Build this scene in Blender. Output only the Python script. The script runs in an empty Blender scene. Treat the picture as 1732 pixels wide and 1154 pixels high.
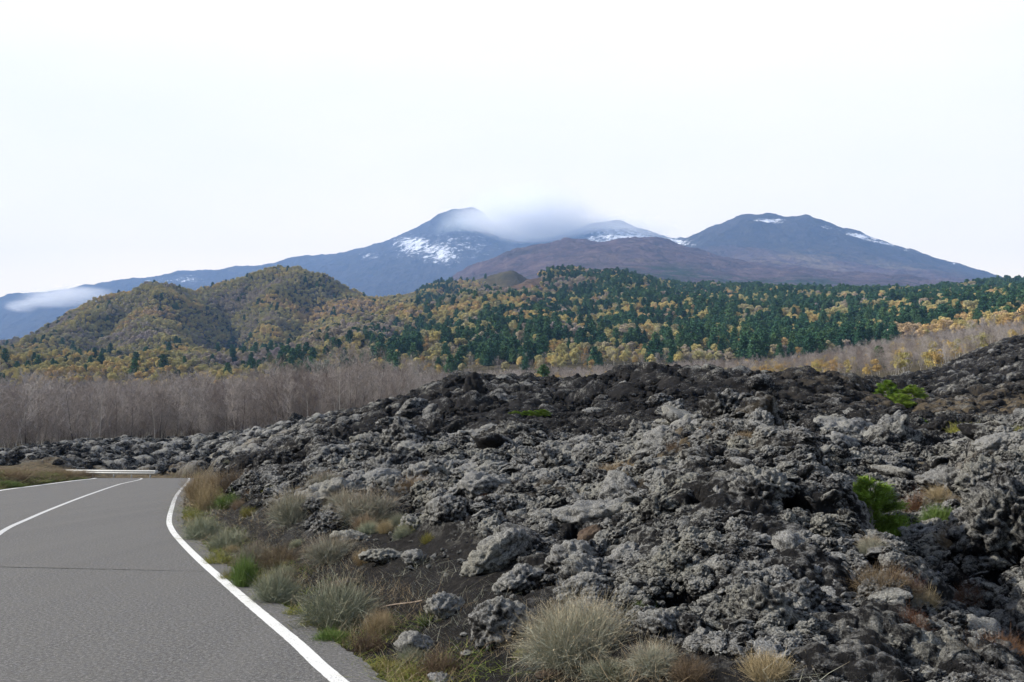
import bpy, math, random
import numpy as np
from mathutils import Vector, noise as mn

R = math.radians
rng = np.random.default_rng(7)
random.seed(7)
scene = bpy.context.scene
COL = scene.collection

# ------------------------------------------------------------ camera, light
F = 1664.0                       # focal length in photo pixels (1732 wide)
PITCH = math.atan((766 - 577) / F)
CAMZ = 1.6
cam_d = bpy.data.cameras.new('camera')
cam_d.sensor_width = 36
cam_d.lens = 36 * F / 1732
cam_d.clip_start = 0.05
cam_d.clip_end = 60000
cam = bpy.data.objects.new('camera', cam_d)
cam.location = (0, 0, CAMZ)
cam.rotation_euler = (R(90) + PITCH, 0, 0)
COL.objects.link(cam)
scene.camera = cam

SUN_DIR = Vector((-0.84, 0.0, 0.52)).normalized()   # towards the sun
sun_el = math.asin(SUN_DIR.z)
sun_az = math.atan2(SUN_DIR.x, SUN_DIR.y)
world = bpy.data.worlds.new('World')
scene.world = world
world.use_nodes = True
wn, wl = world.node_tree.nodes, world.node_tree.links
wn.clear()
wout = wn.new('ShaderNodeOutputWorld')
bg = wn.new('ShaderNodeBackground'); bg.inputs['Strength'].default_value = 0.085
sky = wn.new('ShaderNodeTexSky'); sky.sky_type = 'NISHITA'; sky.sun_disc = False
sky.sun_elevation = sun_el; sky.sun_rotation = sun_az
sky.air_density = 1.0; sky.dust_density = 3.0; sky.altitude = 1200
tc = wn.new('ShaderNodeTexCoord')
mp = wn.new('ShaderNodeMapping'); mp.inputs['Scale'].default_value = (1.0, 1.0, 3.0)
nz = wn.new('ShaderNodeTexNoise'); nz.inputs['Scale'].default_value = 2.0
nz.inputs['Detail'].default_value = 7; nz.inputs['Roughness'].default_value = 0.55
rp = wn.new('ShaderNodeValToRGB')
rp.color_ramp.elements[0].position = 0.30; rp.color_ramp.elements[0].color = (9.7, 9.1, 8.2, 1)
rp.color_ramp.elements[1].position = 0.62; rp.color_ramp.elements[1].color = (10.6, 9.6, 8.3, 1)
mix = wn.new('ShaderNodeMixRGB')   # thin bright cloud veil, thinning overhead and behind the camera
sp_ = wn.new('ShaderNodeSeparateXYZ'); wl.new(tc.outputs['Generated'], sp_.inputs[0])
def mr(sock, a, b_, c, d):
    n_ = wn.new('ShaderNodeMapRange'); n_.interpolation_type = 'SMOOTHSTEP'; wl.new(sock, n_.inputs[0])
    for i_, v_ in zip((1, 2, 3, 4), (a, b_, c, d)): n_.inputs[i_].default_value = v_
    return n_.outputs[0]
mu_ = wn.new('ShaderNodeMath'); mu_.operation = 'MULTIPLY'
wl.new(mr(sp_.outputs['Z'], 0.52, 0.95, 0.95, 0.25), mu_.inputs[0]); wl.new(mr(sp_.outputs['Y'], -0.5, 0.35, 0.12, 1.0), mu_.inputs[1])
wl.new(mu_.outputs[0], mix.inputs['Fac'])
wl.new(tc.outputs['Generated'], mp.inputs['Vector'])
wl.new(mp.outputs['Vector'], nz.inputs['Vector'])
wl.new(nz.outputs['Fac'], rp.inputs['Fac'])
wl.new(sky.outputs['Color'], mix.inputs['Color1'])
hm_ = wn.new('ShaderNodeMixRGB'); hm_.blend_type = 'MULTIPLY'; wl.new(mr(sp_.outputs['Z'], 0.02, 0.34, 1.0, 0.0), hm_.inputs['Fac'])
hm_.inputs['Color2'].default_value = (1.72, 1.46, 0.80, 1); wl.new(rp.outputs['Color'], hm_.inputs['Color1'])
wl.new(hm_.outputs['Color'], mix.inputs['Color2'])
wl.new(mix.outputs['Color'], bg.inputs['Color'])
wl.new(bg.outputs['Background'], wout.inputs['Surface'])

sun_d = bpy.data.lights.new('sun', 'SUN')
sun_d.energy = 5.0
sun_d.angle = R(0.8)
sun_d.color = (1.0, 0.95, 0.87)
sun = bpy.data.objects.new('sun', sun_d)
sun.rotation_euler = SUN_DIR.to_track_quat('Z', 'Y').to_euler()
sun.location = (-20, 5, 30)
COL.objects.link(sun)

scene.view_settings.view_transform = 'Standard'
scene.view_settings.look = 'None'
scene.view_settings.exposure = 0.82
scene.view_settings.gamma = 1.0
scene.render.engine = 'CYCLES'
cy = scene.cycles
cy.max_bounces = 12; cy.diffuse_bounces = 2; cy.glossy_bounces = 1
cy.transmission_bounces = 1; cy.volume_bounces = 10; cy.transparent_max_bounces = 8
cy.use_adaptive_sampling = True; cy.adaptive_threshold = 0.02
cy.use_denoising = True; cy.denoising_prefilter = 'ACCURATE'
cy.volume_step_rate = 2.0
cy.volume_max_steps = 64

# ------------------------------------------------------------ helpers
def unproj(px, py, Y):
    """photo pixel + forward distance -> world point"""
    cx, cy_ = px - 866.0, 577.0 - py
    den = F * math.cos(PITCH) - cy_ * math.sin(PITCH)
    return np.array([cx / den * Y, Y, CAMZ + (F * math.sin(PITCH) + cy_ * math.cos(PITCH)) / den * Y])

def on_plane(px, py, z=0.0):
    a = unproj(px, py, 1.0)
    s = (a[2] - CAMZ)
    return unproj(px, py, (z - CAMZ) / s)

def mesh_np(name, verts, faces, smooth=False):
    me = bpy.data.meshes.new(name)
    verts = np.ascontiguousarray(verts, dtype=np.float32)
    faces = np.ascontiguousarray(faces, dtype=np.int32)
    n, k = faces.shape
    me.vertices.add(len(verts)); me.vertices.foreach_set('co', verts.ravel())
    me.loops.add(n * k); me.loops.foreach_set('vertex_index', faces.ravel())
    me.polygons.add(n)
    me.polygons.foreach_set('loop_start', np.arange(0, n * k, k, dtype=np.int32))
    me.update(calc_edges=True)
    if smooth:
        me.polygons.foreach_set('use_smooth', np.ones(n, dtype=bool))
    me.validate(clean_customdata=False)
    return me

def fattr(me, name, arr, kind='FLOAT', domain='POINT'):
    a = me.attributes.new(name, kind, domain)
    arr = np.ascontiguousarray(arr, dtype=np.float32 if kind != 'INT' else np.int32)
    a.data.foreach_set('vector' if kind == 'FLOAT_VECTOR' else 'value', arr.ravel())

def link(name, me, mat=None, parent=None, **props):
    o = bpy.data.objects.new(name, me)
    if mat and me is not None and not len(me.materials):
        me.materials.append(mat)
    COL.objects.link(o)
    if parent: o.parent = parent
    for k, v in props.items(): o[k] = v
    return o

def empty(name, loc, rz=0.0, scale=1.0, **props):
    o = bpy.data.objects.new(name, None)
    o.location = loc; o.rotation_euler = (0, 0, rz); o.scale = (scale,) * 3
    o.empty_display_size = 0.3
    COL.objects.link(o)
    for k, v in props.items(): o[k] = v
    return o

def hash2(ix, iy, seed):
    h = (ix.astype(np.int64) * 374761393 + iy.astype(np.int64) * 668265263 + seed * 1274126177) & 0xffffffff
    h = ((h ^ (h >> 13)) * 1274126177) & 0xffffffff
    h = (h ^ (h >> 16)) & 0xffffffff
    return h.astype(np.float64) / 4294967295.0

def perlin(x, y, seed=0):
    ix, iy = np.floor(x), np.floor(y)
    fx, fy = x - ix, y - iy
    ux, uy = fx * fx * fx * (fx * (fx * 6 - 15) + 10), fy * fy * fy * (fy * (fy * 6 - 15) + 10)
    def g(dx, dy):
        a = hash2(ix + dx, iy + dy, seed) * 6.28318
        return np.cos(a) * (fx - dx) + np.sin(a) * (fy - dy)
    a, b, c, d = g(0, 0), g(1, 0), g(0, 1), g(1, 1)
    return 1.41 * ((a + (b - a) * ux) + ((c + (d - c) * ux) - (a + (b - a) * ux)) * uy)

def fbm(x, y, octv=4, seed=0, gain=0.5):
    s, a = 0, 1.0
    for i in range(octv):
        s = s + a * perlin(x * 2 ** i + 13.7 * i, y * 2 ** i - 7.1 * i, seed + i)
        a *= gain
    return s

def ridged(x, y, octv=4, seed=0, gain=0.5):
    s, a = 0, 1.0
    for i in range(octv):
        s = s + a * (1 - 2.2 * np.abs(perlin(x * 2 ** i + 3.7 * i, y * 2 ** i + 9.1 * i, seed + i)))
        a *= gain
    return s

def sstep(a, b, x):
    t = np.clip((x - a) / (b - a), 0, 1)
    return t * t * (3 - 2 * t)

# ------------------------------------------------------------ materials
def new_mat(name, rough=0.9, spec=0.2):
    m = bpy.data.materials.new(name); m.use_nodes = True
    nt = m.node_tree
    b = nt.nodes['Principled BSDF']
    b.inputs['Roughness'].default_value = rough
    b.inputs['Specular IOR Level'].default_value = spec
    return m, nt, b

class N:
    """tiny node helper"""
    def __init__(s, nt): s.nt = nt
    def node(s, t, **kw):
        n = s.nt.nodes.new(t)
        for k, v in kw.items(): setattr(n, k, v)
        return n
    def ln(s, a, b): s.nt.links.new(a, b)
    def setin(s, sock, v):
        if hasattr(v, 'is_linked') or hasattr(v, 'links'): s.ln(v, sock)
        else: sock.default_value = v
    def noise(s, vec, scale, detail=4, rough=0.5, dist=0.0):
        n = s.node('ShaderNodeTexNoise')
        if vec is not None: s.ln(vec, n.inputs['Vector'])
        n.inputs['Scale'].default_value = scale; n.inputs['Detail'].default_value = detail
        n.inputs['Roughness'].default_value = rough; n.inputs['Distortion'].default_value = dist
        return n.outputs['Fac']
    def voro(s, vec, scale, feature='F1', out='Distance', rand=1.0):
        n = s.node('ShaderNodeTexVoronoi'); n.feature = feature
        if vec is not None: s.ln(vec, n.inputs['Vector'])
        n.inputs['Scale'].default_value = scale
        n.inputs['Randomness'].default_value = rand
        return n.outputs[out]
    def ramp(s, fac, stops, interp='LINEAR'):
        n = s.node('ShaderNodeValToRGB'); cr = n.color_ramp; cr.interpolation = interp
        while len(cr.elements) < len(stops): cr.elements.new(0.5)
        for e, (p, c) in zip(cr.elements, stops):
            e.position = p; e.color = tuple(c) + (1,) if len(c) == 3 else c
        s.ln(fac, n.inputs['Fac'])
        return n.outputs['Color']
    def mix(s, fac, a, b, mode='MIX'):
        n = s.node('ShaderNodeMixRGB'); n.blend_type = mode
        for sock, v in zip((n.inputs['Fac'], n.inputs['Color1'], n.inputs['Color2']), (fac, a, b)):
            if isinstance(v, (int, float)): sock.default_value = v if sock.name == 'Fac' else (v, v, v, 1)
            elif isinstance(v, tuple): sock.default_value = v if len(v) == 4 else v + (1,)
            else: s.ln(v, sock)
        return n.outputs['Color']
    def math(s, op, a, b=0.0, c=None):
        n = s.node('ShaderNodeMath'); n.operation = op
        for sock, v in zip(n.inputs, (a, b) if c is None else (a, b, c)):
            if isinstance(v, (int, float)): sock.default_value = v
            else: s.ln(v, sock)
        return n.outputs[0]
    def mrange(s, v, a, b, c, d, smooth=False):
        n = s.node('ShaderNodeMapRange')
        if smooth: n.interpolation_type = 'SMOOTHSTEP'
        s.ln(v, n.inputs[0])
        for i, x in zip((1, 2, 3, 4), (a, b, c, d)): n.inputs[i].default_value = x
        return n.outputs[0]
    def attr(s, name, out='Fac', typ='GEOMETRY'):
        n = s.node('ShaderNodeAttribute'); n.attribute_name = name; n.attribute_type = typ
        return n.outputs[out]
    def bump(s, h, strength, dist, base=None):
        n = s.node('ShaderNodeBump'); n.inputs['Strength'].default_value = strength
        n.inputs['Distance'].default_value = dist
        s.ln(h, n.inputs['Height'])
        if base is not None: s.ln(base, n.inputs['Normal'])
        return n.outputs['Normal']
    def pos(s): return s.node('ShaderNodeNewGeometry').outputs['Position']
    def objc(s): return s.node('ShaderNodeTexCoord').outputs['Object']
    def sep(s, v): return s.node('ShaderNodeSeparateXYZ'), v

# lava: dark basalt, scoria, pale lichen on exposed lumps; sides and hollows painted shaded
def lava_colour(h, vec, lich_shade_attr=None, nrm_up=None):
    n1 = h.noise(vec, 2.2, 5, 0.62)
    n2 = h.noise(vec, 17.0, 6, 0.7)
    n3 = h.noise(vec, 75.0, 3, 0.6)
    base = h.ramp(n2, [(0.3, (0.009, 0.009, 0.010)), (0.55, (0.022, 0.021, 0.021)), (0.75, (0.045, 0.042, 0.040))])
    lich_shade = h.ramp(n3, [(0.30, (0.115, 0.114, 0.108)), (0.5, (0.240, 0.237, 0.225)), (0.72, (0.43, 0.425, 0.405))])
    tint = h.ramp(h.noise(vec, 1.1, 3), [(0.45, (1, 1, 1)), (0.64, (0.98, 0.96, 0.84)), (0.78, (0.84, 0.80, 0.62))])
    lich_shade = h.mix(0.6, lich_shade, tint, 'MULTIPLY')
    f = h.math('MULTIPLY', h.math('SUBTRACT', n1, 0.5), 1.0)
    f = h.math('ADD', f, h.math('MULTIPLY', h.math('SUBTRACT', n2, 0.5), 1.5))
    if lich_shade_attr is not None: f = h.math('ADD', f, lich_shade_attr)
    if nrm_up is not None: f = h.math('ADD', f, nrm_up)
    fac = h.mrange(f, 0.0, 0.34, 0, 1)
    return h.mix(fac, base, lich_shade), n2, n3, fac

def make_rock_mat(name, lichen=0.1, brown=False):
    m, nt, b = new_mat(name, 0.95, 0.15)
    h = N(nt)
    rnd = h.node('ShaderNodeObjectInfo')
    add = h.node('ShaderNodeVectorMath', operation='ADD')
    mul = h.node('ShaderNodeVectorMath', operation='SCALE')
    h.ln(rnd.outputs['Location'], add.inputs[1])
    tcn = h.node('ShaderNodeTexCoord')
    add2 = h.node('ShaderNodeVectorMath', operation='ADD')
    vec = h.pos()
    geo = h.node('ShaderNodeNewGeometry')
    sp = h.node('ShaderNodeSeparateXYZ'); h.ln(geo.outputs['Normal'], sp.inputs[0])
    up = h.math('SUBTRACT', h.math('MULTIPLY', sp.outputs['Z'], 0.22), 0.03)  # lichen on upward faces, with shade painted into the sides for contrast
    r = h.math('MULTIPLY', h.math('SUBTRACT', rnd.outputs['Random'], 0.5), 0.30)
    # lichen grows thinner on the younger lava further off
    dist = h.node('ShaderNodeSeparateXYZ'); h.ln(vec, dist.inputs[0])
    far = h.math('ADD', h.mrange(dist.outputs['Y'], 17, 32, 0.05, -0.30), h.mrange(dist.outputs['X'], -8, -18, 0.0, 0.24))
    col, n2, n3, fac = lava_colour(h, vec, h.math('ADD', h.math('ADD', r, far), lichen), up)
    if brown:
        col = h.mix(0.85, col, h.ramp(h.noise(vec, 6, 4), [(0.3, (0.09, 0.062, 0.045)), (0.7, (0.17, 0.125, 0.09))]))
    h.ln(col, b.inputs['Base Color'])
    hh = h.math('ADD', h.math('MULTIPLY', n2, 1.0), h.math('MULTIPLY', n3, 0.35))
    h.ln(h.bump(hh, 1.0, 0.06), b.inputs['Normal'])
    return m

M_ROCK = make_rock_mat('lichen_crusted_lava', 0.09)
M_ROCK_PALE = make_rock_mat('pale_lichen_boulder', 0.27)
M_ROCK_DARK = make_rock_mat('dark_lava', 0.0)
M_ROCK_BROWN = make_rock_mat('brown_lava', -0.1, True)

def make_ground_mat():
    m, nt, b = new_mat('lava_field_surface', 0.97, 0.1)
    h = N(nt); vec = h.pos()
    lava = h.attr('lava'); up = h.attr('lump')
    geo = h.node('ShaderNodeNewGeometry')
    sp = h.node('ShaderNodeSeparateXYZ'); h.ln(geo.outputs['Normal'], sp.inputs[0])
    nup = h.math('SUBTRACT', h.math('MULTIPLY', sp.outputs['Z'], 0.22), 0.08)  # same by facing: lichen on tops, painted shade on sides
    ps = h.node('ShaderNodeSeparateXYZ'); h.ln(vec, ps.inputs[0])
    far = h.math('ADD', h.mrange(ps.outputs['Y'], 17, 32, -0.08, -0.28), h.mrange(ps.outputs['X'], -8, -18, 0.0, 0.22))
    col, n2, n3, fac = lava_colour(h, vec, h.math('ADD', h.math('ADD', up, far), h.attr('lich_shade')), nup)
    soil_n = h.noise(vec, 9.0, 6, 0.7)
    fine = h.noise(vec, 160.0, 3, 0.7)
    soil = h.ramp(h.math('ADD', h.math('MULTIPLY', soil_n, 0.6), h.math('MULTIPLY', fine, 0.4)),
                  [(0.36, (0.008, 0.008, 0.008)), (0.55, (0.024, 0.022, 0.021)), (0.66, (0.075, 0.070, 0.064))])
    floor = h.ramp(h.noise(vec, 1.3, 6, 0.65),
                   [(0.3, (0.030, 0.024, 0.018)), (0.5, (0.070, 0.056, 0.036)), (0.7, (0.085, 0.085, 0.035))])
    c = h.mix(h.attr('cinder'), col, soil)
    c = h.mix(lava, floor, c)
    dry = h.ramp(h.noise(vec, 14, 4), [(0.3, (0.10, 0.075, 0.045)), (0.7, (0.19, 0.15, 0.095))])
    c = h.mix(h.math('MULTIPLY', h.attr('dry'), h.mrange(h.noise(vec, 3.0, 5, 0.7), 0.42, 0.58, 0, 1)), c, dry)
    h.ln(c, b.inputs['Base Color'])
    hh = h.math('ADD', h.math('MULTIPLY', n2, 1.0), h.math('MULTIPLY', n3, 0.4))
    b1 = h.bump(hh, 1.0, 0.08)
    h.ln(b1, b.inputs['Normal'])
    return m
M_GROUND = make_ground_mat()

def make_asphalt():
    m, nt, b = new_mat('asphalt', 0.85, 0.3)
    h = N(nt); vec = h.pos()
    n = h.mix(0.55, h.noise(vec, 90, 2, 0.8), h.noise(vec, 30, 3, 0.8)); big = h.noise(vec, 0.5, 5, 0.6)
    v = h.voro(vec, 130)
    c = h.ramp(n, [(0.38, (0.020, 0.020, 0.019)), (0.5, (0.076, 0.074, 0.072)), (0.62, (0.25, 0.245, 0.235))])
    c = h.mix(h.mrange(big, 0.35, 0.65, 0, 0.35), c, (0.095, 0.091, 0.085))
    # long streaks worn by tyres
    mpn = h.node('ShaderNodeMapping'); mpn.inputs['Rotation'].default_value = (0, 0, R(-19)); mpn.inputs['Scale'].default_value = (1.6, 0.03, 1)
    h.ln(vec, mpn.inputs[0])
    st = h.noise(mpn.outputs[0], 1.0, 3, 0.5)
    c = h.mix(h.mrange(st, 0.35, 0.7, 0.0, 0.30), c, (0.135, 0.130, 0.120))
    fl = h.voro(vec, 75)
    c = h.mix(h.mrange(fl, 0.0, 0.30, 0.75, 0.0), c, h.mix(h.mrange(h.noise(vec, 30, 2), .4, .6, 0, 1), (0.055, 0.053, 0.05), (0.34, 0.33, 0.31)))
    h.ln(c, b.inputs['Base Color'])
    h.ln(h.bump(n, 0.5, 0.006), b.inputs['Normal'])
    return m
M_ASPHALT = make_asphalt()

def make_paint(name, col, wear, chip=0.14):
    m, nt, b = new_mat(name, 0.6, 0.4)
    h = N(nt); vec = h.pos()
    n = h.noise(vec, 60, 5, 0.75); n2 = h.noise(vec, 3, 3)
    ps = h.node('ShaderNodeSeparateXYZ'); h.ln(vec, ps.inputs[0])
    farw = h.mrange(ps.outputs['Y'], 20, 34, 0.0, chip)       # chipped further up the road
    f = h.mrange(h.math('SUBTRACT', h.math('ADD', n, h.math('MULTIPLY', n2, 0.25)), h.math('MULTIPLY', farw, 1.0)), wear - 0.02, wear + 0.05, 0, 1)
    c = h.mix(f, (0.16, 0.155, 0.15), h.ramp(n, [(0.3, tuple(x * 0.86 for x in col)), (0.7, col)]))
    h.ln(c, b.inputs['Base Color'])
    h.ln(h.bump(n, 0.25, 0.004), b.inputs['Normal'])
    return m
M_LINE = make_paint('white_road_paint', (0.72, 0.72, 0.69), 0.49)
M_LINE_L = make_paint('left_road_paint', (0.72, 0.72, 0.69), 0.42, 0.0)
M_LINE_C = make_paint('worn_road_paint', (0.52, 0.52, 0.51), 0.46, 0.0)

def stem_mat(name, lo, hi, tipc=None, trans=0.0):
    """lo/hi: colours spread over stems by the 'shade' attribute; tipc: colour of the tips"""
    m, nt, b = new_mat(name, 0.8, 0.15)
    h = N(nt)
    c = h.ramp(h.attr('shade'), [(0.0, lo), (1.0, hi)])
    if tipc: c = h.mix(h.mrange(h.attr('tip'), 0.72, 0.98, 0, 0.85), c, tipc)
    oi = h.node('ShaderNodeObjectInfo')
    hsv = h.node('ShaderNodeHueSaturation')
    h.ln(c, hsv.inputs['Color'])
    h.ln(h.mrange(oi.outputs['Random'], 0, 1, 0.8, 1.2), hsv.inputs['Value'])
    h.ln(h.mrange(oi.outputs['Random'], 0, 1, 0.485, 0.512), hsv.inputs['Hue'])
    h.ln(hsv.outputs['Color'], b.inputs['Base Color'])
    return m
M_HELI = stem_mat('silver_shrub_stems', (0.14, 0.15, 0.11), (0.40, 0.40, 0.32), (0.34, 0.26, 0.17))
M_HELI_G = stem_mat('grey_green_shrub_stems', (0.115, 0.135, 0.09), (0.32, 0.34, 0.25), (0.30, 0.27, 0.18))
M_DRY = stem_mat('dry_grass_stems', (0.16, 0.12, 0.065), (0.36, 0.28, 0.17), (0.38, 0.29, 0.18))
M_RED = stem_mat('red_brown_stems', (0.055, 0.028, 0.018), (0.19, 0.095, 0.055))
M_BROWN = stem_mat('brown_stems', (0.06, 0.045, 0.03), (0.21, 0.15, 0.095))
M_GREEN = stem_mat('green_stems', (0.055, 0.10, 0.02), (0.17, 0.22, 0.06))
M_YEL = stem_mat('yellow_green_stems', (0.12, 0.14, 0.03), (0.33, 0.30, 0.07))
M_MOSSY = stem_mat('low_green_herbs', (0.06, 0.10, 0.02), (0.22, 0.25, 0.05))

def leaf_mat(name, stops, zone_scale=0.006, shade=0.45, rnd=0.35, purple=None):
    """foliage; the tree's place picks the hue, its own random number and the leaf's 'shade' vary it"""
    m, nt, b = new_mat(name, 0.75, 0.1)
    h = N(nt)
    oi = h.node('ShaderNodeObjectInfo')
    z = h.noise(oi.outputs['Location'], zone_scale, 3, 0.6)
    f = h.math('ADD', z, h.math('MULTIPLY', h.math('SUBTRACT', oi.outputs['Random'], 0.5), rnd))
    c = h.ramp(f, stops)
    k = h.mrange(h.attr('shade'), 0, 1, 1 - shade, 1 + shade)
    hsv = h.node('ShaderNodeHueSaturation'); h.ln(c, hsv.inputs['Color']); h.ln(k, hsv.inputs['Value'])
    h.ln(hsv.outputs['Color'], b.inputs['Base Color'])
    return m
M_PINE = leaf_mat('pine_needles', [(0.25, (0.030, 0.080, 0.046)), (0.5, (0.048, 0.115, 0.058)), (0.75, (0.085, 0.155, 0.065))], 0.02, 0.5, 0.5)
M_AUT = leaf_mat('autumn_leaves', [(0.28, (0.38, 0.32, 0.32)), (0.40, (0.42, 0.35, 0.27)), (0.47, (0.40, 0.37, 0.18)), (0.54, (0.54, 0.46, 0.19)),
                                   (0.62, (0.60, 0.42, 0.19)), (0.72, (0.45, 0.37, 0.30))], 0.0065, 0.2, 0.12)
M_YLEAF = leaf_mat('yellow_leaves', [(0.3, (0.42, 0.28, 0.12)), (0.5, (0.48, 0.36, 0.14)), (0.7, (0.36, 0.33, 0.13))], 0.05, 0.4, 0.5)
M_DKBROAD = leaf_mat('dark_leaves', [(0.3, (0.055, 0.085, 0.045)), (0.7, (0.12, 0.13, 0.065))], 0.02, 0.45, 0.5)
M_YPINE = leaf_mat('young_pine_needles', [(0.3, (0.14, 0.23, 0.03)), (0.7, (0.27, 0.35, 0.06))], 0.5, 0.65, 0.4)
M_TWIG = leaf_mat('bare_grey_twigs', [(0.25, (0.18, 0.15, 0.135)), (0.5, (0.27, 0.235, 0.215)), (0.75, (0.38, 0.345, 0.32))], 0.03, 0.5, 0.6)
M_BARK = leaf_mat('grey_bark', [(0.3, (0.05, 0.042, 0.038)), (0.5, (0.15, 0.135, 0.12)), (0.68, (0.42, 0.40, 0.36))], 0.05, 0.2, 0.8)
M_BARK_PALE = leaf_mat('pale_bark', [(0.3, (0.25, 0.235, 0.21)), (0.7, (0.38, 0.36, 0.33))], 0.05, 0.2, 0.6)

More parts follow.
